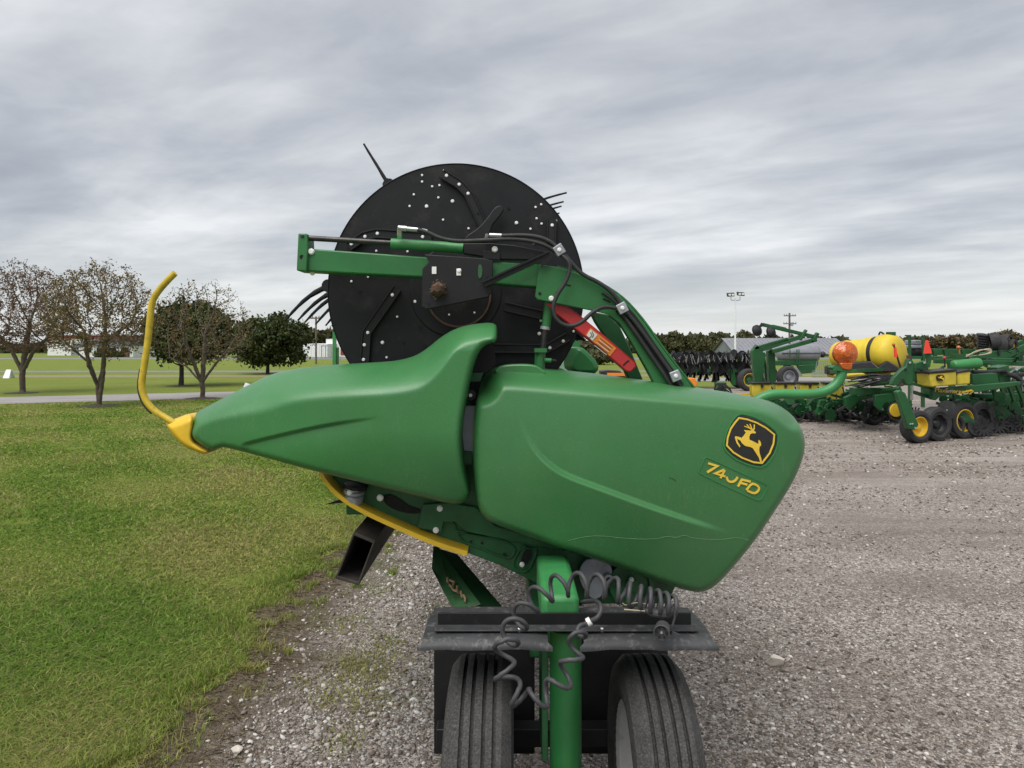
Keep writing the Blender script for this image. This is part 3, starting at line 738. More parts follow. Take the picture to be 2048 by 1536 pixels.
def stroke(g, pts, w, S, off=-.004, th=.003, closed=False, sm=0):
    """flat ribbon of width w (px) lying on a moulded panel"""
    p = chaikin(pts, sm, closed) if sm else np.array(pts, float)
    n = len(p); v = []; f = []
    Y = S.depth(p)+off
    for i in range(n):
        a = p[(i-1) % n] if (closed or i) else p[0]; b = p[(i+1) % n] if (closed or i < n-1) else p[-1]
        t = (b-a)/max(np.hypot(*(b-a)), 1e-6); nn = np.array((-t[1], t[0]))*w/2
        if (closed or 0 < i < n-1):
            u1 = p[i]-a; u2 = b-p[i]; u1 = u1/max(np.hypot(*u1), 1e-6); u2 = u2/max(np.hypot(*u2), 1e-6); tb_ = u1+u2; tb_ = tb_/max(np.hypot(*tb_), 1e-6)
            nn = np.array((-tb_[1], tb_[0]))*w/2/max(.45, float(tb_@u2))
        for q in (p[i]+nn, p[i]-nn):
            v.append(P(q[0], q[1], Y[i]))
        for q in (p[i]+nn, p[i]-nn):
            w_ = P(q[0], q[1], Y[i]); v.append(w_+Vector((0, th, 0)))
    m = n if closed else n-1
    for i in range(m):
        a = 4*i; b = 4*((i+1) % n)
        f += [(a, b, b+1, a+1), (a+2, a+3, b+3, b+2), (a, a+2, b+2, b), (a+1, b+1, b+3, a+3)]
    if not closed: f += [(0, 1, 3, 2), (4*n-4, 4*n-2, 4*n-1, 4*n-3)]
    return g.add(v, f)
def patch(g, pts, S, off, th=.003, step=5):
    """flat shape laid on a moulded panel, following its curve"""
    B = np.array(pts, float); R_ = []
    for p, q in zip(B, np.roll(B, -1, 0)):
        k = max(1, int(np.hypot(*(q-p))/step)); R_ += [p+(q-p)*i/k for i in range(k)]
    B = np.array(R_); x0, y0 = B.min(0); x1, y1 = B.max(0)
    gx, gy = np.meshgrid(np.arange(x0, x1, step), np.arange(y0, y1, step)); gp = np.stack([gx.ravel(), gy.ravel()], 1)
    gp = gp[inside(gp, B)]; gp = gp[seg_dist(gp, B, True) > step*.4] if len(gp) else gp
    n = len(B); vo, eo, fo, *_ = delaunay_2d_cdt([Vector(p) for p in np.vstack([B, gp])], [], [list(range(n))], 1, 1e-5)
    pp = np.array([(v.x, v.y) for v in vo]); Y = S.depth(pp)+off; v = [P(x, y, q) for (x, y), q in zip(pp, Y)]
    g.add(v, [tuple(q) for q in fo])
    YB = S.depth(B)+off; v = [P(x, y, q) for (x, y), q in zip(B, YB)]
    return g.add(v+[q+Vector((0, th, 0)) for q in v], [(i, i+n, (i+1) % n+n, (i+1) % n) for i in range(n)])
# emblem: black badge, yellow border, leaping deer
em_black = chaikin(z8((1010, 283), (1110, 300), (1215, 335), (1335, 405), (1446, 497), (1440, 610), (1395, 735), (1288, 866), (1170, 850), (1010, 790), (925, 730), (852, 650), (862, 560), (895, 460), (945, 365)), 1)
bd = part('emblem', patch(G(), [tuple(x) for x in em_black], ES, -.0025, .004), M['emblem'], es, 35)
em_b = z8((1015, 318), (1110, 335), (1220, 375), (1320, 430), (1415, 507), (1406, 610), (1362, 720), (1275, 832), (1180, 822), (1050, 772), (950, 710), (875, 632), (885, 540), (920, 440), (965, 375))
part('border', stroke(G(), em_b, 3.2, ES, -.0045, .002, True), M['decal'], bd)
deer = z8((1068, 456), (1100, 458), (1150, 462), (1166, 440), (1182, 462), (1205, 480), (1200, 493), (1165, 492), (1142, 502), (1128, 535), (1134, 565), (1188, 590), (1234, 616), (1236, 568), (1252, 578), (1264, 608), (1263, 636), (1248, 640), (1243, 680), (1248, 720), (1264, 768), (1274, 826), (1256, 826), (1240, 772), (1202, 712), (1172, 664), (1140, 648), (1082, 636), (1044, 602), (1030, 576), (1002, 560), (990, 553), (1000, 590), (1028, 638), (1020, 654), (985, 602), (966, 540), (975, 527), (1010, 533), (1045, 546), (1070, 518), (1092, 485))
g = patch(G(), deer, ES, -.0045, .002)
for st in (((1168, 470), (1186, 440), (1188, 393)), ((1166, 465), (1156, 432), (1138, 388)), ((1160, 450), (1128, 424), (1102, 393)), ((1150, 445), (1114, 426), (1075, 413))):
    stroke(g, z8(*st), 2.0, ES, -.0047, .002)
part('deer', g, M['decal'], bd, False)
rim = z8((1015, 268), (1125, 284), (1225, 320), (1345, 390), (1462, 490), (1456, 615), (1408, 748), (1296, 884), (1165, 868), (1005, 806), (915, 742), (836, 658), (848, 556), (882, 452), (935, 352))
part('emblem_edge_bead', stroke(G(), rim, 2.4, ES, -.0035, .004, True, 1), M['trim'], es)  # added bead, stands in for the lit edge of the emblem recess
# model lettering 740FD, the zero worn through at its top
lt = [[((664, 834), (768, 866), (652, 938))], [((848, 908), (742, 950), (858, 984)), ((852, 912), (802, 1004))],
      [((872, 990), (884, 1030), (918, 1048), (955, 1043), (982, 1020), (998, 990))],
      [((1002, 1100), (1046, 1020), (1146, 1044)), ((1028, 1056), (1108, 1078))],
      [((1098, 1140), (1158, 1062), (1222, 1084), (1246, 1122), (1222, 1164), (1180, 1178), (1110, 1146))]]
for ch in lt:
    g = G()
    for st in ch: stroke(g, z8(*st), 4.2, ES, -.003, .0025, False, 1 if len(st) > 4 else 0)
    part('letter', g, M['decal'], es, False)
fr = z8((650, 762), (990, 920), (1330, 1075), (1345, 1095), (1300, 1180), (1268, 1243), (1225, 1257), (880, 1100), (560, 945), (552, 925), (600, 830), (625, 770))
part('letter_edge_bead', stroke(G(), fr, 1.8, ES, -.0025, .003, True, 1), M['trim'], es)  # added bead, stands in for the lit edge of the lettering recess
part('scratch', stroke(G(), [(1135, 1082), (1165, 1074), (1200, 1071), (1250, 1077), (1310, 1079), (1335, 1072), (1352, 1076), (1370, 1069), (1385, 1077), (1440, 1080), (1478, 1074), (1505, 1083)], .75, ES, -.0010, .0005, False, 1), M['line'], es)
part('scratch', stroke(G(), [(1338, 955), (1345, 957), (1352, 962)], 1.2, ES, -.0012, .0005), M['rubber'], es)

# front divider shield
dv_top = [(385, 828), (430, 805), (500, 768), (545, 747), (590, 737), (650, 731), (720, 727), (785, 723), (826, 714), (852, 699), (880, 675), (910, 657), (945, 648), (991, 644)]
dv_out = dv_top+[(994, 662), (992, 684), (974, 687), (958, 699), (947, 724), (938, 760), (930, 802), (922, 850), (920, 892), (926, 942), (934, 972), (938, 986), (935, 1000), (922, 1008), (905, 1009), (850, 996), (760, 974), (640, 945), (540, 918), (452, 894), (438, 896), (425, 902), (398, 888), (381, 872), (388, 848)]
dv_cr = [(478, 891), (520, 880), (600, 861), (670, 847), (745, 837)]
dv_cs = chaikin(dv_cr, 3, False)
def dv_extra(p):
    Y = .20*(np.clip(900-p[:, 0], 0, None)/520)**1.6+.07*(np.clip(p[:, 1]-860, 0, None)/150)**2
    Y = Y+.02*(np.clip(700-p[:, 1], 0, None)/60)
    cx, cy = dv_cs.T; d = seg_dist(p, dv_cs, False)*np.where(p[:, 1] > np.interp(p[:, 0], cx, cy), 1, -1)
    fade = smoothstep(478, 500, p[:, 0])*(1-smoothstep(640, 770, p[:, 0]))
    return Y+.014*smoothstep(-4, 4, d)*np.exp(-np.clip(d, 0, None)/60)*fade
DV = Moulded(dv_out, dv_top, 2.17, lambda p: 30+38*smoothstep(400, 560, p[:, 0])-30*smoothstep(830, 930, p[:, 0]), lambda p: .10+.09*smoothstep(420, 600, p[:, 0])-.07*smoothstep(860, 960, p[:, 0]), 10, .04, dv_extra, 1.75)
dv = DV.build('divider_shield', M['divider'], HD, dv_cr, 480, 4.2, .10)
tag(dv, 'long green tapering divider shield curling up at its rear')
nose_out = [(327, 843), (350, 838), (383, 824), (388, 850), (382, 880), (400, 893), (420, 903), (412, 909), (398, 906), (368, 893), (345, 870)]
NS = Moulded(nose_out, [(327, 843), (350, 838), (383, 824)], 2.385, lambda p: 18+0*p[:, 0], lambda p: .04+0*p[:, 0], 7, .03, lambda p: .03*(np.clip(380-p[:, 0], 0, None)/50)**2, 1.8)
nose = NS.build('nose_tip', M['yellow'], HD, None, 160, 3, .07); tag(nose, 'yellow divider nose tip')
rod = [(350, 546), (330, 566), (312, 588), (303, 606), (300, 640), (295, 690), (288, 735), (283, 765), (285, 785), (294, 806), (310, 823), (330, 835), (352, 848)]
ro = part('divider_rod', G().tube([P(x, y, 2.43) for x, y in rod], .0112, 14, True, 2), M['yelrod'], HD, 50); tag(ro, 'bent yellow crop rod rising from the nose')
part('rod_dark_side', G().tube([P(x-6, y+3, 2.445) for x, y in rod[6:11]], .006, 8, True, 2), M['rubber'], ro)  # dark underside of the rod, put in as a separate black strip

# green pressed end frame below the shields, skid strip, knife drive
frame_out = [(640, 938), (652, 962), (690, 998), (752, 1032), (860, 1082), (935, 1106), (1000, 1131), (1075, 1168), (1130, 1190), (1160, 1208), (1335, 1208), (1352, 1172), (1330, 1120), (1200, 1060), (1010, 985), (980, 860), (930, 800), (900, 900), (760, 930)]
ef = part('end_frame', G().prism(frame_out, 2.44, 2.50), M['greend'], HD, 35, .004); tag(ef, 'grimy dark green pressed steel end frame under the shields')
part('frame_plate', G().prism(z4((630, 330), (760, 320), (900, 345), (1000, 440), (1400, 560), (1300, 560), (850, 470), (790, 420), (735, 420), (725, 475), (600, 450)), 2.415, 2.438), M['greend'], ef, 35, .003)
def ring(pts, Y, w=2.0, th=.012):
    g = G(); g.tube([P(x, y, Y) for x, y in pts+pts[:2]], w*Y/F, 8, False, 1); return g
part('pressed_rib', ring(z4((805, 465), (1000, 500), (1110, 545), (1085, 605), (1040, 600), (900, 545), (830, 520)), 2.436), M['greend'], ef)
part('pressed_rib', ring(z4((1140, 540), (1215, 555), (1205, 600), (1165, 680), (1100, 665), (1090, 620)), 2.436), M['greend'], ef)
part('pressed_rib', G().tube([P(x, y, 2.436) for x, y in z4((655, 470), (660, 400), (740, 410), (790, 425), (800, 460))], .004, 8, True, 1), M['greend'], ef)
part('slot', G().prism(z4((1135, 600), (1150, 565), (1185, 558), (1188, 590), (1160, 640), (1125, 640)), 2.434, 2.439, 1), M['dark'], ef)  # dark fill carries the shade inside the slot
for x, y, r in ((875, 520, 3), (932, 528, 3), (1048, 586, 4), (1350, 560, 3), (1395, 570, 3)):
    a, b_ = z4((x, y))[0]; part('hole_shade', G().cyl(P(a, b_, 2.436), P(a, b_, 2.442), r*.0016, 10), M['dark'], ef)  # flat dark discs carry the shade inside the holes
part('opening_shade', G().prism(z4((430, 280), (470, 280), (520, 310), (560, 340), (615, 355), (612, 380), (520, 372), (450, 340), (425, 310)), 2.432, 2.439, 1), M['dark'], ef)  # solid dark patch, stands in for the shade inside the opening
def bolt(px, py, Y, r, parent, mat='zinc', name='bolt'):
    c = P(px, py, Y); rr = r*Y/F; g = G()
    g.lathe(c, (0, -1, 0), [(rr*1.25, -.004), (rr*1.25, .001), (rr, .0015), (rr, rr*.45+.002), (rr*.85, rr*.55+.002), (1e-4, rr*.55+.002)], 10)
    return part(name, g, M[mat], parent, 30)
for (x, y), r in ((z4((716, 351))[0], 5), (z4((696, 462))[0], 5), (z4((1137, 638))[0], 4.2), (z4((410, 296))[0], 5.5)): bolt(x, y, 2.413, r, ef)
pl = part('drive_plate', G().prism(z4((1440, 640), (1480, 605), (1560, 625), (1600, 650), (1590, 720), (1545, 800), (1500, 820), (1450, 760), (1425, 690)), 2.395, 2.405, 1), M['galv'], ef)
g = G(); c = P(*z4((1575, 702))[0], 2.39); g.lathe(c, (0, -1, 0), [(.016, -.01), (.016, .025), (.009, .025), (.009, -.005)], 16); part('bushing', g, M['steel'], ef)
c = P(*z4((1700, 740))[0], 2.40); part('pulley', G().lathe(c, (0, -1, 0), [(.065, -.03), (.078, -.02), (.078, 0), (.06, .004), (.055, -.008), (.02, -.008), (.02, .012), (1e-4, .012)], 28), M['greend'], ef); bolt(*z4((1697, 715))[0], 2.385, 4, ef)
ys = [(640, 944), (648, 960), (664, 980), (690, 1003), (730, 1026), (800, 1058), (870, 1088), (934, 1108)]
g = G(); yp = chaikin(ys, 2, False); n = len(yp); v = []
for i, (x, y) in enumerate(yp):
    a = yp[max(0, i-1)]; b_ = yp[min(n-1, i+1)]; t = (b_-a)/np.hypot(*(b_-a)); nn = np.array((t[1], -t[0]))*(4.0+1.0*i/n)
    for q, dy in ((nn, 0), (-nn, 0), (-nn, .09), (nn, .09)): 
        w_ = P(x+q[0], y+q[1], 2.37); v.append(w_+Vector((0, dy, 0)))
f = [(4*i+k, 4*i+(k+1) % 4, 4*i+4+(k+1) % 4, 4*i+4+k) for i in range(n-1) for k in range(4)]+[(0, 1, 2, 3), (4*n-1, 4*n-2, 4*n-3, 4*n-4)]
tag(part('skid_strip', g.add(v, f), M['yellow'], HD, 35, .001), 'curved yellow skid strip under the divider')
kd = part('knife_drive', G().lathe(P(708, 992, 2.40), (.1, -.15, 1), [(1e-4, -.025), (.032, -.022), (.034, 0), (.03, .004), (.026, .006), (.036, .012), (.036, .02), (.028, .024), (.028, .04), (1e-4, .042)], 20), M['steel'], HD)
part('cap', G().ball(P(700, 985, 2.37), .011, 10), M['white'], kd)
part('yoke', G().lathe(P(712, 968, 2.40), (.2, -.1, 1), [(.04, -.012), (.042, 0), (.03, .006), (1e-4, .008)], 18), M['black'], kd)
part('drive_box', G().boxp(690, 940, 760, 985, 2.46, 2.62), M['black'], HD, 35, .01)
# what shows in the gap between the shields
part('inner_plate', G().prism(z7((180, 480), (250, 260), (345, 150), (420, 212), (426, 345), (330, 420), (300, 470)), 2.40, 2.41), M['galv'] if False else M['black'], HD)
part('inner_web', G().prism(z7((236, 408), (330, 405), (310, 470), (206, 474)), 2.36, 2.38), M['greend'], HD)
part('side_sheet', G().prism(z7((150, 660), (275, 660), (250, 1010), (185, 1000)), 2.36, 2.37), M['galv'], HD)
part('side_sheet', G().prism(z7((150, 1005), (260, 1010), (240, 1110), (190, 1110)), 2.362, 2.372), M['greend'], HD)
lk = part('latch_knob', G().lathe(P(*z7((235, 578))[0], 2.33), (0, -1, 0), [(.02, -.03), (.021, 0), (.018, .006), (1e-4, .007)], 20), M['black'], HD); bolt(*z7((235, 578))[0], 2.325, 3.6, lk)

# reel end disc with bolts and straps
DY = 2.62; rc = P(911.5, 583, DY); rr = 257*DY/F
prof = [(1e-4, 0), (rr*.35, 0), (rr*.36, .003), (rr*.99, .003), (rr*.996, .0), (rr, .002), (rr, .012), (rr*.995, .03), (rr*.98, .032), (1e-4, .032)]
rd = part('reel_end_disc', G().lathe(rc, (0, 1, 0), prof, 128), M['reel'], HD, 25); tag(rd, 'big black sheet steel reel end disc dotted with bolts')
for x, y in z1((861, 294), (861, 332), (920, 360), (963, 353), (813, 407), (956, 425), (788, 475), (984, 555), (1133, 606), (1012, 686), (1525, 481), (1531, 547), (1560, 578), (1645, 561), (1495, 608), (1558, 465), (776, 740), (593, 737), (447, 915), (545, 888), (715, 1122), (1168, 1098), (653, 1360), (990, 266), (1555, 1145), (1748, 1208), (1617, 672), (1019, 1110)): bolt(x, y, DY+.003, 1.9, rd)
for x, y in z1((1039, 446), (887, 476), (1413, 573), (1516, 690), (820, 1033), (629, 1273), (1547, 1221), (1367, 1080)): bolt(x, y, DY+.003, 2.9, rd)
def strap(pts, bolts, w=.030):
    p = [P(x, y, DY-.012) for x, y in z1(*pts)]; g = G(); pp = z1(*pts); hw = w*F/DY/2
    n = len(pp); L_ = []; R_ = []
    for i in range(n):
        a = np.array(pp[max(0, i-1)]); b_ = np.array(pp[min(n-1, i+1)]); t = (b_-a)/np.hypot(*(b_-a)); nn = np.array((-t[1], t[0]))*hw
        L_.append(tuple(np.array(pp[i])+nn)); R_.append(tuple(np.array(pp[i])-nn))
    g.prism(L_+R_[::-1], DY-.012, DY-.001)
    for e in (L_, R_): g.tube([P(x, y, DY-.014) for x, y in e], .0035, 6)
    o = part('reel_strap', g, M['black'], rd, 35)
    for x, y in z1(*bolts): bolt(x, y, DY-.012, 2.7, rd)
strap(((975, 282), (1078, 345), (1132, 402), (1215, 585)), ((1004, 296), (1078, 348), (1130, 401)))
strap(((430, 712), (522, 650), (592, 634), (915, 656)), ((527, 653), (599, 635), (864, 655), (447, 697)))
strap(((715, 955), (615, 1100), (535, 1215), (523, 1390)), ((687, 995), (543, 1215), (523, 1287), (518, 1373)))
strap(((1620, 555), (1617, 690)), ((1622, 587),))
strap(((1285, 1308), (1590, 1310), (1715, 1240)), ((1609, 1304), (1687, 1265)))
strap(((1345, 1062), (1560, 1112)), ())
for x, y in z1((1188, 517), (1368, 487), (495, 972), (848, 1185), (752, 1272), (878, 1290), (1105, 665), (615, 1100)): part('hole_shade', G().cyl(P(x, y, DY-.0145 if (x, y) in z1((1188, 517), (615, 1100)) else DY-.001), P(x, y, DY+.006), .0048, 10), M['dark'], rd)
g = G(); cc = P(*z1((1075, 995))[0], DY); g.lathe(cc, (0, -1, 0), [(.115, -.002), (.116, .012), (.122, .012), (.123, -.002)], 40); part('hub_ring', g, M['rust'], rd)
part('cam_lever', G().prism(z1((1192, 600), (1240, 545), (1285, 482), (1318, 467), (1342, 488), (1325, 520), (1255, 605), (1262, 690), (1105, 690), (1110, 655)), DY-.05, DY-.03, 1), M['black'], HD, 35, .003)

# the reel itself: centre tube, bats and tines along the full width
REEL_L = 11.6
part('reel_tube', G().cyl((rc.x, DY+.03, rc.z), (rc.x, DY+REEL_L, rc.z), .11, 24), M['reel'], HD)
part('reel_end_disc', G().lathe((rc.x, DY+REEL_L, rc.z), (0, 1, 0), prof, 64), M['reel'], HD, 25)
for q in range(1, 5): part('reel_spider', G().lathe((rc.x, DY+REEL_L*q/5, rc.z), (0, 1, 0), [(.1, -.02), (rr*.75, -.004), (rr*.75, .004), (.1, .02)], 24), M['reel'], HD)
# bats: (angle of the tube on the reel, radius, tine end points relative to the tube as px shifts at DY)
def tine_pts(kind):
    return {'left': [(0, 0), (-22, 8), (-48, 24), (-72, 46), (-92, 68)], 'top': [(0, 0), (-10, -16), (-24, -42), (-38, -66), (-50, -88)], 'right': [(0, 0), (20, -8), (42, -14), (64, -19)], 'down': [(0, 0), (-20, 22), (-44, 38)], 'low': [(0, 0), (-30, 20), (-70, 26)], 'in': [(0, 0), (30, 22), (52, 40)]}[kind]
bats = [(652, 570, 'left'), (775, 366, 'top'), (1072, 400, 'right'), (1120, 640, 'in'), (740, 740, 'low'), (960, 800, 'down')]
for bx, by, kind in bats:
    c = P(bx, by, DY); n = 44
    bt = part('reel_bat', G().cyl((c.x, DY+.04, c.z), (c.x, DY+REEL_L, c.z), .020, 12), M['reel'], HD)
    sh = [Vector((dx*DY/F, 0, -dy*DY/F)) for dx, dy in tine_pts(kind)]
    me = None
    for k in range(n):
        y = DY+.05+(k*.135 if k < 16 else 2.16+(k-16)*.33)+(.03 if k % 3 == 1 else 0)
        if me is None:
            g = G(); g.tube([q for q in sh], {'left': [.014, .0105, .008, .006, .004], 'top': [.009, .0075, .006, .005, .004], 'right': [.005, .0045, .004, .0035]}.get(kind, [.012, .010, .008, .006]), 8, True, 1); g.cyl((0, -.02, 0), (0, .02, 0), .025, 12)
            o = part('tine', g, M['reel'], bt); me = o.data
        else:
            o = link(bpy.data.objects.new('tine', me), bt)
        o.location = (c.x, y, c.z); 
        o.rotation_euler = (0, R(random.uniform(-2.5, 2.5)), R(random.uniform(-3, 3)))
        if kind == 'top' and k: o.scale = (.42, 1, .42)

# reel arm, curved gooseneck, brackets, cylinders
AY = 2.42
arm = part('reel_arm', G().prism(z1((190, 722), (860, 770), (1290, 798), (1560, 815), (1560, 950), (1300, 930), (870, 890), (185, 855)), AY, AY+.085), M['green'], HD, 35, .005)
gn = z2((778, 508), (900, 524), (1050, 570), (1200, 640), (1320, 715), (1402, 792), (1500, 910), (1600, 1055), (1700, 1188), (1830, 1352), (1580, 1352), (1520, 1230), (1400, 1020), (1330, 910), (1250, 850), (1150, 826), (765, 748), (750, 725), (760, 660))
part('gooseneck', G().prism(gn, AY-.012, AY-.004), M['green'], arm, 35, .003)
part('gooseneck_flange', G().tube([P(x, y, AY+.035) for x, y in z2((900, 528), (1050, 572), (1200, 642), (1320, 718), (1402, 794), (1500, 912), (1600, 1058), (1700, 1190), (1830, 1354))], .05, 4, True, 1, flat=(.050, .004)), M['green'], arm, 35)
part('gooseneck_flange', G().tube([P(x, y, AY+.035) for x, y in z2((1260, 852), (1335, 912), (1405, 1022), (1525, 1232), (1585, 1352))], .05, 4, True, 1, flat=(.050, .004)), M['green'], arm, 35)
part('channel_shade', G().tube([P(x, y, AY-.02) for x, y in z2((1330, 800), (1420, 900), (1540, 1080), (1640, 1220), (1730, 1350))], .01, 4, True, 1, flat=(.004, .030)), M['dark'], arm)  # dark strip, the shade inside the open hose channel as colour
part('end_bracket', G().prism(z1((135, 633), (188, 635), (192, 728), (186, 856), (125, 852)), AY-.015, AY+.07), M['green'], arm, 35, .004)
part('hole_shade', G().cyl(P(*z1((157, 772))[0], AY-.016), P(*z1((157, 772))[0], AY-.01), .0075, 12), M['dark'], arm)
bolt(*z1((212, 741))[0], AY-.002, 5.2, arm); bolt(*z1((160, 650))[0], AY-.015, 3, arm, 'rod'); bolt(*z1((218, 866))[0], AY+.03, 4, arm)
part('cylinder_rod', G().cyl(P(*z1((195, 662))[0], AY+.01), P(*z1((690, 691))[0], AY+.01), .0095, 12), M['rod'], arm)
cy = part('lift_cylinder', G().cyl(P(*z1((680, 694))[0], AY+.01), P(*z1((1102, 721))[0], AY+.01), .0185, 20), M['greenb'], arm)
part('port', G().boxp(*z1((715, 630))[0], *z1((742, 672))[0], AY, AY+.02), M['greenb'], cy)
part('cylinder_mount', G().prism(z1((1100, 692), (1250, 690), (1400, 702), (1595, 742), (1575, 790), (1320, 786), (1102, 752)), AY-.005, AY+.03), M['black'], arm, 35, .003)
part('cylinder_mount', G().prism(z1((1218, 733), (1320, 745), (1318, 790), (1215, 785)), AY-.012, AY-.006), M['black'], arm, 35, .002)
bolt(*z1((1286, 727))[0], AY-.012, 5, arm)
hp = part('hub_plate', G().prism(z1((872, 756), (1215, 778), (1276, 792), (1271, 975), (1245, 1008), (885, 1080), (856, 1062), (862, 840), (903, 800)), AY-.03, AY-.014), M['black'], HD, 35, .003)
for x, y, w_, h_ in ((931, 850, 13, 21), (1075, 860, 13, 20)):
    (a, b_), = z1((x, y)); part('spacer', G().boxp(a-w_/2.926, b_-h_/2.926, a+w_/2.926, b_+h_/2.926, AY-.033, AY-.029), M['white'], hp)
bolt(*z1((1078, 852))[0], AY-.033, 3.4, hp)
part('slot', G().prism(z1((1188, 825), (1200, 812), (1212, 830), (1214, 870), (1204, 898), (1188, 895)), AY-.033, AY-.029, 1), M['greend'], hp)
for x, y in z1((1240, 888), (1242, 980), (1070, 1014), (900, 1046)): part('hole_shade', G().cyl(P(x, y, AY-.0315), P(x, y, AY-.028), .0045, 10), M['dark'], hp)
c = P(*z1((955, 962))[0], AY-.03); nt_ = part('hub_nut', G().lathe(c, (.05, -1, 0), [(.026, 0), (.027, .012), (.023, .014), (.023, .03), (.018, .034), (.018, .05), (.012, .056), (1e-4, .056)], 6), M['rust'], hp, 25)
g = G(); rq = random.Random(3)
for k in range(46):
    a = rq.uniform(-.6, 2.6) if k % 3 else rq.uniform(0, 6.28); q = c+Vector((math.cos(a)*rq.uniform(.018, .032), -.004-rq.uniform(0, .012), math.sin(a)*rq.uniform(.018, .032))); s_ = rq.uniform(.003, .009)
    g.add([q+Vector((rq.uniform(-1, 1), rq.uniform(-1, 1), rq.uniform(-1, 1)))*s_ for _ in range(4)], [(0, 1, 2), (0, 2, 3), (0, 3, 1), (1, 3, 2)])
part('chaff', g, M['dirt'], hp, False)['kind'] = 'stuff'
part('strut', G().bar(P(*z1((1218, 932))[0], AY-.045), P(*z1((1612, 752))[0], AY-.03), .022, .012).bar(P(*z1((1212, 922))[0], AY-.05), P(*z1((1604, 742))[0], AY-.036), .005, .022), M['black'], HD, 35)
part('strut_plate', G().prism(z1((1575, 745), (1640, 740), (1600, 800), (1560, 830), (1550, 790)), AY-.038, AY-.030), M['black'], HD)
vc = part('lift_cylinder', G().tube([P(*z2((845, 770))[0], AY+.04), P(*z2((825, 940))[0], AY+.04)], .016, 18), M['green'], HD)
part('collar', G().tube([P(*z2((822, 932))[0], AY+.04), P(*z2((819, 952))[0], AY+.04)], .0175, 18), M['steel'], vc)
part('cylinder_rod', G().tube([P(*z2((819, 950))[0], AY+.04), P(*z2((800, 1095))[0], AY+.04)], .0095, 12), M['rod'], vc)
part('cylinder_base', G().tube([P(*z2((788, 1085))[0], AY+.04), P(*z2((780, 1230))[0], AY+.04)], .019, 18), M['green'], vc)
part('collar', G().boxp(*z2((748, 1080))[0], *z2((832, 1108))[0], AY+.01, AY+.06), M['green'], vc)
part('fitting', G().cyl(P(*z2((815, 1160))[0], AY+.03), P(*z2((862, 1164))[0], AY+.03), .008, 10), M['greenb'], vc); part('fitting', G().cyl(P(*z2((858, 1164))[0], AY+.03), P(*z2((895, 1167))[0], AY+.03), .0055, 10), M['black'], vc)
rl = part('safety_lock', G().prism(z2((818, 770), (970, 795), (1042, 842), (1200, 972), (1438, 1176), (1448, 1206), (1402, 1246), (1370, 1236), (1182, 1072), (1000, 930), (880, 830)), AY+.02, AY+.075), M['red'], HD, 35, .005); tag(rl, 'red reel safety lock arm with orange warning label')
wl = part('warning_label', G().prism(z2((1130, 940), (1306, 1080), (1262, 1134), (1096, 990)), AY+.017, AY+.0195), M['orange'], rl, False)
part('pictogram', G().prism(z2((1130, 952), (1178, 988), (1143, 1028), (1104, 992)), AY+.0145, AY+.0165), M['white'], wl, False)
part('figure', G().tube([P(*q, AY+.0135) for q in z2((1128, 972), (1140, 988), (1133, 1000), (1122, 1010))], .0012, 5).tube([P(*q, AY+.0135) for q in z2((1140, 966), (1152, 990), (1140, 1008))], .0012, 5), M['emblem'], wl, False)
for k in range(6):
    a = np.array((1196, 1012)) + k*np.array((-8, 9.5)); b_ = a+np.array((84, 66)); (x0, y0), (x1, y1) = z2(tuple(a), tuple(b_))
    part('text_line', G().tube([P(x0, y0, AY+.0135), P(x1, y1, AY+.0135)], .0011, 4), M['white'] if k % 2 else M['emblem'], wl, False)
part('end_slot_shade', G().tube([P(*q, AY+.0195) for q in z2((1352, 1198), (1370, 1180), (1392, 1162))], .0025, 6), M['dark'], rl)
bolt(*z2((862, 740))[0], AY-.012, 4.4, arm); part('hole_shade', G().cyl(P(*z2((784, 707))[0], AY-.0135), P(*z2((784, 707))[0], AY-.01), .0055, 10), M['dark'], arm)
for q in (((940, 640), (995, 653)), ((1215, 742), (1265, 765))): part('slot', G().tube([P(*x, AY-.0125) for x in z2(*q)], .0028, 6), M['dark'], arm)
part('rear_brace', G().prism(z2((1130, 828), (1250, 850), (1330, 930), (1400, 1080), (1490, 1300), (1395, 1300), (1320, 1120), (1230, 1000), (1165, 900)), AY+.16, AY+.22), M['greend'], HD, 35, .004)
part('belt_cover', G().prism(z2((990, 1170), (1040, 1052), (1100, 1090), (1185, 1180), (1196, 1260), (990, 1260)), 3.1, 3.5, 1), M['green'], HD, 40, .02)
# hoses
def hose(pts, r, name='hose', Yf=None):
    p = [P(x, y, (AY-.035) if Yf is None else Yf(i)) for i, (x, y) in enumerate(pts)]
    return part(name, G().tube(p, r, 10, True, 2), M['rubber'], arm, 60)
hose(z1((835, 612), (900, 630), (960, 662), (1060, 682), (1200, 676), (1400, 664), (1560, 690), (1650, 742), (1712, 785), (1730, 835), (1705, 915), (1645, 1000), (1622, 1080), (1650, 1150), (1720, 1182), (1790, 1162), (1860, 1092), (1930, 1058), (2025, 1078)), .0072, Yf=lambda i: AY-.035-.02*(7 < i < 17))
hose(z1((1325, 648), (1480, 644), (1580, 664), (1650, 712), (1720, 790), (1790, 872), (1900, 922), (1980, 985), (2030, 1055), (2060, 1110)), .0072)
hose([(1250, 622), (1275, 650), (1310, 700), (1340, 742), (1372, 790)], .007, Yf=lambda i: AY-.03); hose([(1240, 622), (1266, 658), (1300, 708), (1330, 752), (1355, 790)], .007, Yf=lambda i: AY-.03)
hose([(1205, 585), (1228, 600), (1250, 625)], .006, Yf=lambda i: AY-.03)
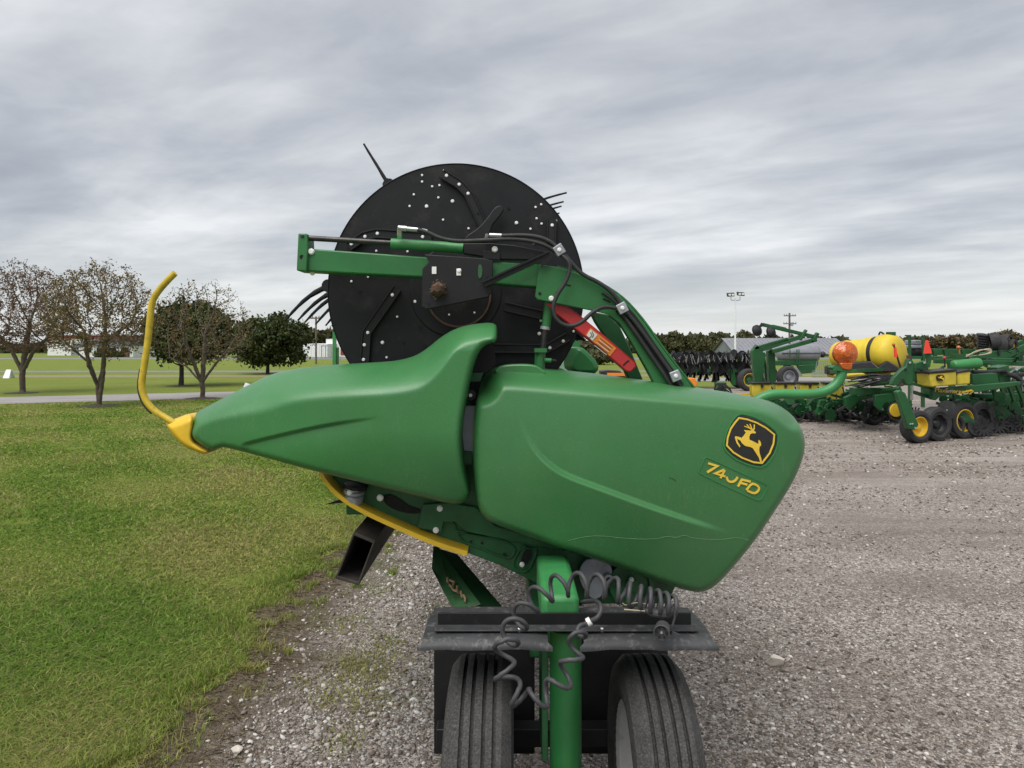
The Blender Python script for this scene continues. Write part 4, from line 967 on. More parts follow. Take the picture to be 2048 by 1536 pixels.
for (x, y), an in ((z1((1664, 730))[0], 33), ((1245, 616), 28), ((1352, 752), 22)):
    c = P(x, y, AY-.055); s_ = .0165; a = R(an); e1 = Vector((math.cos(a), 0, math.sin(a)))*s_; e2 = Vector((-math.sin(a), 0, math.cos(a)))*s_*1.05
    part('hose_clamp', G().poly([c-e1-e2, c+e1-e2, c+e1+e2, c-e1+e2], (0, .016, 0)), M['steel'], arm, 35, .002); bolt(x, y, AY-.056, 3.4, arm)
for q0, q1, r_ in (((722, 603), (770, 607), .010), ((765, 606), (838, 613), .0075), ((860, 618), (890, 625), .0085), ((1255, 645), (1330, 648), .008)):
    (x0, y0), (x1, y1) = z1(q0, q1); part('hose_fitting', G().cyl(P(x0, y0, AY-.03), P(x1, y1, AY-.03), r_, 12), M['chrome'], arm)
part('hose_fitting', G().cyl(P(*z1((731, 600))[0], AY-.03), P(*z1((729, 645))[0], AY-.02), .009, 12), M['chrome'], arm); part('hose_fitting', G().cyl(P(*z1((1243, 640))[0], AY-.03), P(*z1((1236, 680))[0], AY-.02), .008, 12), M['chrome'], arm)

# transport lamp on its bent tube
part('lamp_tube', G().tube([P(x, y, 2.62) for x, y in ((1480, 830), (1512, 800), (1545, 787), (1600, 789), (1640, 787), (1668, 775), (1682, 755), (1686, 735))], .0185, 16, True, 2), M['greenb'], HD, 60)
part('lamp_bracket', G().prism([(1664, 735), (1670, 731), (1712, 739), (1716, 743), (1700, 745), (1668, 740)], 2.60, 2.64), M['green'], HD)
am = part('amber_lamp', G().lathe(P(1693.5, 707, 2.60), (0, 1, 0), [(1e-4, -.004), (.012, -.0035), (.0125, -.0025), (.026, -.0015), (.0265, -.0005), (.040, .002), (.0452, .006), (.0455, .018), (.042, .03), (1e-4, .034)], 36), M['amber'], HD, 60); tag(am, 'round amber transport lamp')
part('lamp_foot', G().prism([(1680, 726), (1706, 726), (1704, 738), (1698, 741), (1684, 737)], 2.595, 2.625), M['amber'], am, 35, .003)

# the rest of the header behind the end: deck, cutter bar, back frame, far end
x_f = P(690, 0, 2.45).x; x_b = P(1420, 0, 2.45).x
part('draper_deck', G().poly([(x_f+.08, 2.6, 1.05), (x_f+.9, 2.6, 1.28), (x_f+.9, 2.6, 1.25), (x_f+.08, 2.6, 1.02)], (0, 11.6, 0)), M['black'], HD)
part('cutter_bar', G().box(x_f-.02, x_f+.1, 2.55, 14.25, .985, 1.03), M['greend'], HD, 35, .004)
for k in range(60): part('guard_finger', G().add([(x_f-.02, 2.7+k*.19, 1.0), (x_f-.02, 2.73+k*.19, 1.0), (x_f-.02, 2.73+k*.19, 1.03), (x_f-.02, 2.7+k*.19, 1.03), (x_f-.14, 2.715+k*.19, .985)], [(0, 1, 2, 3), (0, 4, 1), (1, 4, 2), (2, 4, 3), (3, 4, 0)]), M['black'], HD, False)
part('back_sheet', G().box(x_f+.98, x_f+1.02, 2.6, 14.2, .95, 1.42), M['green'], HD, 35, .004)
part('back_beam', G().box(x_f+1.03, x_f+1.2, 2.55, 14.25, 1.22, 1.40), M['green'], HD, 35, .008)
part('back_beam', G().box(x_f+.95, x_f+1.12, 2.55, 14.25, .80, .94), M['green'], HD, 35, .008)
for Y_ in (8.2, 14.0): part('reel_arm', G().box(rc.x-.45, x_b-.1, Y_, Y_+.08, rc.z+.02, rc.z+.13).poly([(x_b-.1, Y_, rc.z+.02), (x_b-.1, Y_, rc.z+.13), (x_b+.1, Y_, rc.z-.15), (x_b+.12, Y_, 1.35), (x_b, Y_, 1.35)], (0, .08, 0)), M['green'], HD, 35, .005)
part('far_end_shield', G().poly([(x_f-.5, 14.2, 1.25), (x_f, 14.2, 1.5), (x_f+.5, 14.2, 1.55), (x_b+.2, 14.2, 1.42), (x_b+.3, 14.2, 1.2), (x_b, 14.2, .8), (x_f+.3, 14.2, .95)], (0, .2, 0)), M['shield'], HD, 35, .03)

# ------------------------------------------------------------------ header trailer
TR = thing('header_trailer', 'green header trailer with black fenders, twin tyres and a coiled cable', 'trailer', (.15, 2.0, 0))
PX = .152
part('mast_beam', G().box(.082, .188, 1.945, 2.34, .80, .905), M['greenb'], TR, 40, .016)
part('mast', G().tube([(PX, 1.985, .02), (PX, 1.985, .80)], .046, 20, True, 0, flat=(.046, .045)), M['green'], TR, 50)
part('mast_web', G().box(.085, .103, 1.99, 2.2, .42, .81), M['greend'], TR, 35, .002)
bar_ = part('fender_bar', G().box(-.205, .495, 1.934, 1.940, .829, .862), M['black'], TR, 35, .001)
part('bar_flange', G().box(-.210, .505, 1.895, 1.9335, .8265, .8305), M['fender'], TR, 35, .001)
for x in (-.19, .02, .155+.09, .49): bolt(1024+x*F/1.905, HZ+(H-.827)*F/1.905, 1.905, 3.2, bar_, 'zinc' if x in (.02, .245) else 'rust')
def fender(x0, x1, name='fender'):
    g = G(); prof = [(2.115, .806), (2.10, .818), (2.0, .823), (1.92, .822), (1.885, .820), (1.866, .814), (1.858, .806), (1.855, .800)]
    v = []; cols = 11
    for i in range(cols):
        u = i/(cols-1); e = abs(2*u-1)**6
        for y, z in prof: v.append((x0+(x1-x0)*u+(.012*(1 if u > .5 else -1)*e if y < 1.86 else -.010*e*(1 if u > .5 else -1)*(y > 2.05)), y, z-.004*e-.0015*math.sin(u*9+x0*9)*(y < 1.87)-.001*math.sin(u*23)*(y < 1.86)))
    m = len(prof); k = len(v); v += [(a, b, c-.006) for a, b, c in v]
    f = [(i*m+j, (i+1)*m+j, (i+1)*m+j+1, i*m+j+1) for i in range(cols-1) for j in range(m-1)]
    f += [tuple(q+k for q in reversed(t)) for t in f]
    edge = [j for j in range(m)]+[i*m+m-1 for i in range(1, cols)]+[(cols-1)*m+j for j in range(m-2, -1, -1)]+[i*m for i in range(cols-2, 0, -1)]
    f += [(edge[i], edge[(i+1) % len(edge)], edge[(i+1) % len(edge)]+k, edge[i]+k) for i in range(len(edge))]
    o = part(name, g.add(v, f), M['fender'], TR, 60)
    return o
fl = fender(-.240, .096); fr_ = fender(.192, .538)
rq = random.Random(9)
def wheel(cx, cy, Rw, w, parent, name='wheel', grooves=True, tm='tyre', rim='rimw'):
    t = Rw; hw = w/2
    pr = [(t*.60, -hw*.8), (t*.64, -hw*.95), (t*.80, -hw*1.10), (t*.91, -hw*1.02), (t*.955, -hw*.86), (t*.972, -hw*.8)]
    if grooves:
        x = [-.76, -.70, -.40, -.34, -.03, .03, .34, .40, .70, .76]; 
        gx = [-.50, -.18, .18, .50]; pr.append((t*.99, -hw*.72))
        for q in gx:
            pr += [(t*(1-.02*abs(q)), hw*(q-.062)), (t*.945, hw*(q-.056)), (t*.945, hw*(q+.056)), (t*(1-.02*abs(q)), hw*(q+.062))]
        pr.append((t*.99, hw*.72))
    else: pr += [(t, -hw*.5), (t, hw*.5)]
    pr += [(t*.972, hw*.8), (t*.955, hw*.86), (t*.91, hw*1.02), (t*.80, hw*1.10), (t*.64, hw*.95), (t*.60, hw*.8), (t*.56, 0), (t*.60, -hw*.8)]
    c = (cx, cy, Rw)
    wo = part(name, G().lathe(c, (1, 0, 0), [(t*.60, -hw*.82), (t*.63, -hw*.9), (t*.63, -hw*.84), (t*.58, -hw*.78), (t*.55, -hw*.2), (t*.55, hw*.2), (t*.58, hw*.78), (t*.63, hw*.84), (t*.63, hw*.9), (t*.60, hw*.82), (t*.57, hw*.7), (t*.53, hw*.1), (t*.50, 0), (t*.35, hw*.15), (t*.2, hw*.1), (1e-4, hw*.1), (1e-4, 0), (t*.2, 0), (t*.35, hw*.05), (t*.48, -hw*.1), (t*.53, -hw*.2), (t*.57, -hw*.7), (t*.60, -hw*.82)], 48), M[rim], parent, 40)
    part('tyre', G().lathe(c, (1, 0, 0), pr, 96), M[tm], wo, 30)
    return wo
TRY = 2.03
wheel(-.090, TRY, .34, .172, TR); wheel(.408, TRY, .34, .172, TR)
part('axle', G().cyl((-.1, TRY, .34), (.42, TRY, .34), .025, 14), M['black'], TR)
for x0, x1 in ((-.268, .078), (.232-.0, .535)): 
    o = part('mud_flap', G().box(x0, x1, 2.40, 2.41, .20, .70), M['black'], TR, 35, .004)
    bolt(1024+(x1-.06 if x0 < 0 else x0+.03)*F/2.4, HZ+(H-.305)*F/2.4, 2.4, 4, o, 'zinc')
part('cross_member', G().box(-.25, .52, 2.3, 2.36, .28, .34), M['black'], TR, 35, .003)
# drawbar frame plate with worn lettering, long beam, rear wheels
pz = lambda q: q
va = [P(866, 1093, 3.0), P(952, 1212, 2.55), P(905, 1216, 2.55), P(888, 1186, 2.62), P(863, 1138, 2.9)]
part('drawbar_plate', G().poly(va, (.02, .015, 0)), M['plate'], TR, 35, .003)
vb = [P(866, 1093, 3.0), P(915, 1108, 3.1), P(1004, 1212, 2.65), P(952, 1212, 2.55)]
part('drawbar_plate', G().poly(vb, (.0, .012, -.012)), M['greend'], TR, 35, .003)
g = G(); rq = random.Random(4)
for (x, y, dx, dy) in ((895, 1155, 2, 14), (900, 1160, 9, 4), (908, 1163, -2, 14), (905, 1178, 9, 5), (914, 1172, 3, 16), (921, 1182, 4, 13), (927, 1190, 3, 14), (899, 1170, 6, 8)):
    q = (y-1093)/119; Yq = 2.985-.45*q-.02; g.tube([P(x, y, Yq), P(x+dx*.5+rq.uniform(-2, 2), y+dy*.5, Yq-.015), P(x+dx, y+dy, Yq-.03)], .0045, 5)
part('worn_lettering', g, M['chip'], TR, False)
part('long_beam', G().box(.06, .22, 2.35, 13.4, .55, .72), M['greend'], TR, 35, .008)
for Y_ in (4.6, 7.6, 10.8):
    part('cradle', G().box(-.45, .65, Y_, Y_+.1, .725, .80), M['greend'], TR, 35, .006)
    part('cradle_post', G().box(-.45, -.37, Y_+.01, Y_+.09, .80, 1.0), M['greend'], TR, 35, .004)
part('cradle_post', G().box(.09, .19, 2.36, 2.46, .72, .86), M['greend'], TR, 35, .004)
part('rear_axle', G().box(-.75, 1.0, 10.95, 11.05, .30, .40), M['greend'], TR, 35, .004)
part('axle_post', G().box(.08, .20, 10.9, 11.1, .40, .56), M['greend'], TR, 35, .004)
for x in (-.85, 1.1): wheel(x, 11, .34, .172, TR)
# open black square support tube under the divider
c0 = z4((275, 470), (385, 515), (300, 745), (178, 710)); Yt = 2.43
ct = np.mean(c0, 0); inn = [tuple(ct+(np.array(q)-ct)*.86) for q in c0]
g = G(); o4 = [P(*q, Yt) for q in c0]; i4 = [P(*q, Yt) for q in inn]; L_ = Vector((0, 1.1, 0))
v = o4+i4+[q+L_ for q in o4]+[q+L_ for q in i4]
f = []
for k in range(4):
    j = (k+1) % 4; f += [(k, j, 4+j, 4+k), (k, 8+k, 8+j, j), (4+k, 4+j, 12+j, 12+k), (8+k, 12+k, 12+j, 8+j)]
st = part('support_tube', g.add(v, f), M['rustb'], HD, 35, .002); tag(st, 'open ended blackened square steel tube')
part('tube_bracket', G().box(P(*c0[1], Yt).x-.12, P(*c0[1], Yt).x+.02, 3.2, 3.3, P(*c0[1], Yt).z-.05, 1.02), M['greend'], HD, 35, .003)

# coiled electric cable with its plug
path = z5((1660, 400), (1600, 385), (1530, 370), (1450, 350), (1330, 310), (1240, 280), (1150, 275), (1050, 265), (960, 270), (860, 320), (790, 380), (730, 460), (680, 540), (640, 620), (625, 700), (625, 780), (650, 860), (690, 930), (760, 975), (830, 960), (890, 920), (950, 880), (1000, 810), (1035, 730), (1060, 640), (1080, 570), (1110, 510))
dep = [1.86, 1.86, 1.86, 1.87, 1.89, 1.89, 1.88, 1.87, 1.86, 1.85, 1.83, 1.80, 1.76, 1.72, 1.71, 1.70, 1.70, 1.70, 1.70, 1.70, 1.71, 1.72, 1.73, 1.74, 1.76, 1.78, 1.84]
pc = chaikin([(*P(x, y, d), ) for (x, y), d in zip(path, dep)], 2, False)
L_ = np.r_[0, np.cumsum(np.linalg.norm(np.diff(pc, axis=0), axis=1))]; T_ = L_[-1]
N_ = 900; sv = np.linspace(0, T_, N_); cp = np.stack([np.interp(sv, L_, pc[:, k]) for k in range(3)], 1)
pitch = np.interp(sv/T_, [0, .07, .13, .2, .3, .45, 1], [.020, .022, .034, .05, .058, .060, .066]); ph = np.cumsum(2*math.pi/pitch*np.gradient(sv))
rad = np.interp(sv/T_, [0, .05, .3, .5, .9, .97, 1], [.024, .030, .029, .027, .024, .012, .0])
tn = np.gradient(cp, axis=0); tn /= np.linalg.norm(tn, axis=1)[:, None]
e1 = np.cross(tn, (0, 1, 0)); e1 /= np.linalg.norm(e1, axis=1)[:, None]; e2 = np.cross(tn, e1)
hx = cp+rad[:, None]*(np.cos(ph)[:, None]*e1+np.sin(ph)[:, None]*e2)
cb_ = part('coiled_cable', G().tube(hx.tolist(), .0060, 8), M['cable'], TR, 60); tag(cb_, 'dusty black coiled electric cable looped before the mast')
part('cable_lead', G().tube([P(*q, d) for q, d in zip(z5((1110, 510), (1140, 490), (1190, 470), (1215, 420), (1205, 380), (1170, 365), (1110, 370), (1080, 385)), (1.84, 1.85, 1.86, 1.87, 1.89, 1.92, 1.96, 2.0))], .0062, 8, True, 2), M['cable'], cb_)
part('cable_tie', G().lathe(P(*z5((1138, 492))[0], 1.85), (1, 0, .6), [(.0075, -.006), (.011, -.005), (.011, .005), (.0075, .006)], 14), M['white'], cb_)
part('tape_wrap', G().tube([P(*q, d) for q, d in zip(z5((1450, 415), (1530, 440), (1600, 445), (1650, 425), (1660, 395)), (1.86, 1.85, 1.85, 1.85, 1.86))], [.004, .011, .013, .012, .008], 10, True, 1), M['cable'], cb_)
part('twine', G().tube([P(*q, 1.845) for q in z5((1350, 418), (1400, 422), (1475, 428))], .0018, 5, True, 1).tube([P(*q, 1.86) for q in z5((1340, 380), (1360, 395), (1420, 375), (1480, 385))], .0012, 5, True, 1), M['rope'], cb_)
pc_ = P(*z5((1577, 552))[0], 1.80)
pg = part('plug', G().lathe(pc_, (-.28, -1, .10), [(1e-4, -.04), (.016, -.04), (.019, -.036), (.019, -.012), (.0205, -.01), (.0205, .012), (.018, .013), (.0175, .004), (1e-4, .004)], 20), M['cable'], cb_)
ax = Vector((-.28, -1, .10)).normalized(); e_u = ax.cross(Vector((0, 0, 1))).normalized(); e_v = ax.cross(e_u)
for k in range(6):
    a = k*math.pi/3; q = pc_+ax*.005+(e_u*math.cos(a)+e_v*math.sin(a))*.0115
    part('contact', G().poly([q+e_u*.003*math.cos(a+b_)*1.2+e_v*.003*math.sin(a+b_)*1.2 for b_ in (.8, 2.34, 3.9, 5.5)], ax*.004), M['dark'], pg, False)
part('centre_pin', G().cyl(pc_+ax*.004, pc_+ax*.010, .003, 8), M['steel'], pg)
part('plug_lid', G().tube([P(*q, 1.80) for q in z5((1640, 560), (1680, 578))], .006, 4).tube([P(*q, 1.83) for q in z5((1640, 520), (1655, 470), (1655, 430))], .0028, 6), M['cable'], pg)

# ------------------------------------------------------------------ machines parked behind, on the right
def bwheel(parent, px, bot, Rw, w, axis=(.32, -1, 0), rim='yellow', name='wheel', Y=None, dual=0):
    Yw = gz(bot) if Y is None else Y; c = P(px, 700, Yw); c = Vector((c.x, Yw, Rw if Y is None else P(px, bot, Yw).z+Rw)); t = Rw; hw = w/2
    a = Vector(axis).normalized()
    wo = part(name, G().lathe(c, axis, [(t*.60, -hw*.8), (t*.62, hw*.8), (t*.56, hw*.86), (t*.53, hw*.3), (t*.47, hw*.1)], 28), M[rim], parent, 40)
    part('wheel_centre', G().lathe(c, axis, [(t*.48, hw*.1), (t*.30, hw*.05), (t*.18, hw*.5), (t*.08, hw*.55), (1e-4, hw*.55)], 24), M[rim if rim != 'yellow' or random.random() < .25 else 'greend'], wo, 40)
    pr = [(t*.60, -hw*.8), (t*.75, -hw*1.05), (t*.92, -hw*.95), (t*.99, -hw*.55), (t*.97, -hw*.3), (t, -hw*.2), (t, hw*.2), (t*.97, hw*.3), (t*.99, hw*.55), (t*.92, hw*.95), (t*.75, hw*1.05), (t*.60, hw*.8)]
    part('tyre', G().lathe(c, axis, pr, 36), M['btyre'], wo, 40)
    return wo
def disc(c, axis, r, w=.03, dish=0, n=20):
    return G().lathe(c, axis, [(1e-4, -w/2+dish), (r*.5, -w/2+dish*.7), (r, -w/2), (r, w/2), (r*.5, w/2+dish*.7), (1e-4, w/2+dish)], n)
# planter row unit: one prototype set of meshes, linked once per row
def ru_meshes():
    out = []
    def mk(name, g, m):
        me = bpy.data.meshes.new(name); me.from_pydata(g.v, [], g.f); finish(me, M[m], 35); out.append((name, me))
    mk('row_unit', G().poly([(-.05, -.1, .62), (.06, -.1, .66), (.16, -.1, .42), (.34, -.1, .24), (.30, -.1, .17), (.10, -.1, .26), (-.02, -.1, .40)], (0, .08, 0)).poly([(-.08, -.08, .60), (.02, -.08, .62), (-.10, -.08, .20), (-.16, -.08, .22)], (0, .06, 0)).bar((-.3, 0, .58), (.05, 0, .50), .05, .05), 'bgreen')
    mk('gauge_wheel', G().lathe((-.08, -.20, .20), (.25, -1, .05), [(1e-4, .0), (.05, .005), (.06, .035), (.075, .035), (.085, -.005), (.125, -.01), (.135, .03), (.17, .045), (.195, .025), (.2, 0), (.195, -.03), (.15, -.04), (1e-4, -.035)], 22), 'btyre')
    mk('gauge_wheel', G().lathe((-.10, .14, .20), (.25, 1, .05), [(1e-4, .0), (.05, .005), (.06, .035), (.075, .035), (.085, -.005), (.125, -.01), (.135, .03), (.17, .045), (.195, .025), (.2, 0), (.195, -.03), (.15, -.04), (1e-4, -.035)], 22), 'btyre')
    mk('opener_disc', disc((-.02, -.02, .17), (.12, -1, 0), .18, .008, .01), 'chrome')
    mk('closing_wheel', disc((.30, -.10, .15), (.3, -1, .35), .15, .04), 'bblack')
    mk('closing_wheel', disc((.30, .08, .15), (.3, 1, .35), .15, .04), 'bblack')
    g = G()
    for k in range(12):
        a = k*math.pi/6; g.bar((.42+.05*math.cos(a), -.16, .16+.05*math.sin(a)), (.42+.17*math.cos(a), -.18, .16+.17*math.sin(a)), .028, .012)
    mk('spiked_wheel', g, 'bblack')
    mk('down_spring', G().tube([(-.2+.012*math.cos(k*1.3), .012*math.sin(k*1.3)-.05, .60-k*.004) for k in range(60)], .006, 5), 'bblack')
    mk('seed_tube', G().tube([(-.02, 0, .75), (.0, -.06, .55), (.05, -.05, .3), (.1, 0, .1)], .018, 6, True, 1), 'bblack')
    return out
RU = ru_meshes()
def row_unit(parent, x, y, z=0, s=1, rz=0):
    ro_ = link(bpy.data.objects.new('row_unit', RU[0][1]), parent); ro_.location = (x, y, z); ro_.scale = (s, s, s); ro_.rotation_euler = (0, 0, rz)
    for nm, me in RU[1:]:
        link(bpy.data.objects.new(nm, me), ro_)
    return ro_
PLT = thing('planter', 'green planter with yellow hoppers and big yellow tank parked behind the header', 'farm implement', (P(1760, 0, 13).x, 13, 0))
def Q(*a): return P(*a)
g = G().boxp(1470, 800, 1712, 813, 15.1, 15.3); part('toolbar', g, M['bgreen'], PLT, 35, .01)
part('toolbar', G().boxp(1400, 793, 1520, 799, 15.6, 15.7), M['bgreen'], PLT, 35, .01); part('reflector_strip', G().boxp(1462, 787, 1506, 790.5, 15.5, 15.56), M['yellow'], PLT)
for x in (1505, 1552, 1601, 1652):
    h = part('seed_hopper', G().prism([(x, 768), (x+37, 768), (x+37, 788), (x+33, 801), (x+5, 801), (x, 788)], 14.95, 15.15), M['yelhop'], PLT, 35, .015)
    part('lid', G().boxp(x-1, 764.5, x+38, 768.4, 14.92, 15.18), M['bblack'], h, 35, .01); part('latch', G().boxp(x+18, 767, x+22, 775, 14.90, 14.94), M['bblack'], h)
part('marker_post', G().prism([(1504, 702), (1514, 689), (1524, 700), (1531, 712), (1524, 768), (1511, 768)], 15.4, 15.55), M['bgreen'], PLT, 35, .01)
part('marker_post', G().prism([(1536, 702), (1544, 697), (1550, 703), (1553, 762), (1539, 766)], 15.6, 15.75), M['bgreen'], PLT, 35, .01)
part('marker_post', G().bar(Q(1527, 705, 15.9), Q(1533, 765, 15.9), .05, .05), M['bgreen'], PLT)
for a, b_, w_ in (((1508, 697), (1575, 678), .07), ((1520, 700), (1606, 672), .09), ((1545, 703), (1632, 679), .09)): part('marker_arm', G().bar(Q(*a, 15.45), Q(*b_, 15.45), w_, .10), M['bgreen'], PLT, 35, .008)
part('marker_boom', G().bar(Q(1524, 649, 15.45), Q(1630, 674, 15.45), .075, .10).bar(Q(1600, 680, 15.4), Q(1612, 660, 15.4), .06, .08).bar(Q(1626, 683, 15.4), Q(1635, 666, 15.4), .07, .10), M['bgreen'], PLT, 35, .008)
part('boom_rail', G().bar(Q(1545, 650, 15.5), Q(1572, 656, 15.5), .02, .02).bar(Q(1548, 657, 15.5), Q(1548, 650, 15.5), .02, .02).bar(Q(1572, 662, 15.5), Q(1572, 656, 15.5), .02, .02), M['bgreen'], PLT)
for x, y, r_ in ((1514, 661, .125), (1542, 664, .12)): part('marker_disc', disc(Q(x, y, 15.4), (.5, -1, .25), r_, .05, .06), M['bblack'], PLT)
part('marker_bracket', G().bar(Q(1515, 655, 15.4), Q(1528, 649, 15.4), .05, .05).bar(Q(1520, 652, 15.4), Q(1524, 646, 15.4), .03, .03), M['bblack'], PLT)
g = G(); rq = random.Random(2)
for k in range(9):
    a0 = rq.uniform(1418, 1436); a1 = rq.uniform(1446, 1466); g.tube([Q(a0, 796, 16), Q(a0+3, rq.uniform(772, 786), 16), Q((a0+a1)/2, rq.uniform(764, 778), 15.9), Q(a1, rq.uniform(772, 790), 15.9), Q(a1+rq.uniform(-6, 10), 800, 16)], .014, 5, True, 2)
part('hose_bundle', g, M['bblack'], PLT); part('wing_bracket', G().boxp(1436, 765, 1453, 795, 16.1, 16.3), M['bgreen'], PLT)
for i, x in enumerate((1545, 1590, 1634, 1680, 1726, 1772)): row_unit(PLT, P(x, 0, 14.8).x, 14.8-.05*i, .03, .95, R(8))
for i, x in enumerate((1610, 1662, 1716, 1770)): row_unit(PLT, P(x, 0, 16.2).x, 16.2, .03, .95)
# centre frame
part('centre_beam', G().boxp(1708, 776, 1800, 790, 12.9, 13.1), M['bgreen'], PLT, 35, .012)
part('centre_beam', G().bar(Q(1690, 800, 13.6), Q(1800, 778, 12.6), .10, .10), M['bgreen'], PLT, 35, .012)
part('centre_beam', G().cyl(Q(1740, 768, 12.9), Q(1785, 763, 12.7), .05, 12), M['bgreen'], PLT)
part('drop_bracket', G().prism([(1690, 795), (1712, 785), (1722, 800), (1700, 820), (1692, 812)], 13.3, 13.4), M['bgreen'], PLT, 35, .01)
part('drop_bracket', G().prism([(1750, 790), (1790, 786), (1795, 800), (1770, 806), (1762, 822), (1752, 812)], 12.7, 12.8), M['bgreen'], PLT, 35, .01)
part('drop_bracket', G().prism([(1640, 800), (1690, 798), (1692, 808), (1660, 812), (1645, 830), (1632, 828)], 14.3, 14.4), M['bgreen'], PLT, 35, .01)
g = G(); rq = random.Random(6)
for k in range(12):
    y0 = rq.uniform(748, 768); g.tube([Q(1690+k*3, y0+8, 13), Q(1720+k*2, y0+rq.uniform(-2, 8), 12.8), Q(1755, y0-2+rq.uniform(-3, 6), 12.6), Q(1790, 752+rq.uniform(-6, 10), 12.3)], .013, 5, True, 2)
part('hydraulic_hoses', g, M['bblack'], PLT)
g = G()
for k in range(26):
    x = rq.uniform(1690, 1800); y = rq.uniform(790, 840); g.bar(Q(x, y, rq.uniform(12.9, 14)), Q(x+rq.uniform(-18, 18), y+rq.uniform(-8, 16), rq.uniform(12.9, 14)), rq.uniform(.02, .05), .03)
part('linkage', g, M['bblack'], PLT)
# big tank: capsule lying back to the left
ta = P(1800, 706, 13.10); tb = P(1679, 711, 14.25); ax = (ta-tb).normalized(); Lt = (ta-tb).length; r_ = .37
prof = [(.275*math.sin(math.pi/2*k/8)+1e-4, -.13*math.cos(math.pi/2*k/8)) for k in range(9)]
prof += [(.287, Lt*.12), (.300, Lt*.14), (.292, Lt*.16), (.298, Lt*.30), (.310, Lt*.32), (.302, Lt*.34), (.310, Lt*.46), (.322, Lt*.48), (.315, Lt*.50), (.325, Lt*.58), (.345, Lt*.61), (.325, Lt*.64), (.325, Lt*.70), (.368, Lt*.73)]
prof += [(.370*math.cos(math.pi/2*k/9)**.75+1e-4, Lt*.86+.20*math.sin(math.pi/2*k/9)) for k in range(10)]
tk = part('liquid_tank', G().lathe(tb, ax, prof, 40), M['yellowp'], PLT, 60); tag(tk, 'large weathered yellow poly tank')
part('strap', G().lathe(tb+ax*Lt*.67, ax, [(.32, -.035), (.338, -.035), (.338, .035), (.32, .035)], 40), M['bblack'], tk)
top = tb+ax*(Lt*.86)+Vector((0, 0, r_*1.0)); part('lid', G().cyl(top-Vector((0, 0, .04)), top+Vector((0, 0, .035)), .085, 18), M['bgreen'], tk)
part('hoop', G().tube([Q(1757, 676, 13.5), Q(1759, 664, 13.5), Q(1764, 665, 13.4), Q(1772, 673, 13.3)], .018, 6, True, 1), M['bblack'], tk)
cyl_ = lambda px: 13.75+(12.68-13.75)*(px-1655)/(1800-1655)
part('tank_cradle', G().poly([P(x, y, cyl_(x)) for x, y in ((1654, 732), (1700, 727), (1743, 722), (1757, 735), (1776, 721), (1797, 733), (1800, 743), (1654, 749))], (.1, .35, 0)), M['bblack'], PLT, 35, .02)
part('cradle_beam', G().bar(Q(1660, 744, 13.2), Q(1790, 738, 12.9), .06, .08), M['bgreen'], PLT)
part('liquid_tank', G().prism([(1690, 748), (1784, 743), (1782, 752), (1735, 757), (1692, 760)], 13.2, 14.0, 1), M['yellowp'], PLT, 50, .03)
# folding wing hinge, wheels
hg = part('wing_hinge', G().prism([(1783, 770), (1788, 755), (1800, 742), (1812, 733), (1815, 722), (1817, 717), (1827, 722), (1827, 768), (1815, 771), (1808, 764), (1796, 766), (1790, 772)], 11.75, 11.85), M['bgreen'], PLT, 35, .012)
part('wing_hinge', G().prism([(1830, 726), (1850, 721), (1858, 728), (1857, 746), (1842, 762), (1830, 764)], 12.1, 12.2), M['bgreen'], PLT, 35, .012)
for x, y in ((1820, 725), (1812, 739), (1807, 760), (1849, 725), (1842, 738)): part('pin', G().cyl(Q(x, y, 11.72), Q(x, y, 12.12), .02, 8), M['chrome'] if y < 730 else M['dark'], hg)
part('wheel_leg', G().prism([(1793, 784), (1801, 780), (1811, 786), (1838, 850), (1830, 860), (1816, 858)], 11.25, 11.36), M['bgreen'], PLT, 35, .012)
for x, y in ((1821, 848), (1825, 847.5), (1831, 856)): part('leg_bolt', G().cyl(Q(x, y, 11.23), Q(x, y, 11.26), .014, 8), M['chrome'], PLT)
part('cylinder_rod', G().cyl(Q(1823, 800, 11.9), Q(1824, 772, 11.9), .022, 10), M['chrome'], PLT)
for px, bot, Rw, w_ in ((1832, 886, .275, .20), (1870, 882, .29, .20), (1921, 877, .32, .22), (1957, 873, .32, .20)): bwheel(PLT, px, bot, Rw, w_, rim='yellow' if px in (1832, 1921) else 'bblack')
bwheel(PLT, 1745, 850, .27, .2, rim='bblack')
part('press_wheel', disc(Q(1793, 822, 12.3), (.2, -1, 0), .155, .06), M['bblack'], PLT); part('press_wheel', disc(Q(1791.5, 820.5, 12.24), (.2, -1, 0), .115, .03, .01), M['yellow'], PLT)
part('gauge_wheel', disc(Q(1894, 820, 11.8), (.12, -1, 0), .155, .09, .015, 28), M['btyre'], PLT); part('hub', G().cyl(Q(1894, 820, 11.7), Q(1894, 820, 11.66), .01, 8), M['chrome'], PLT)
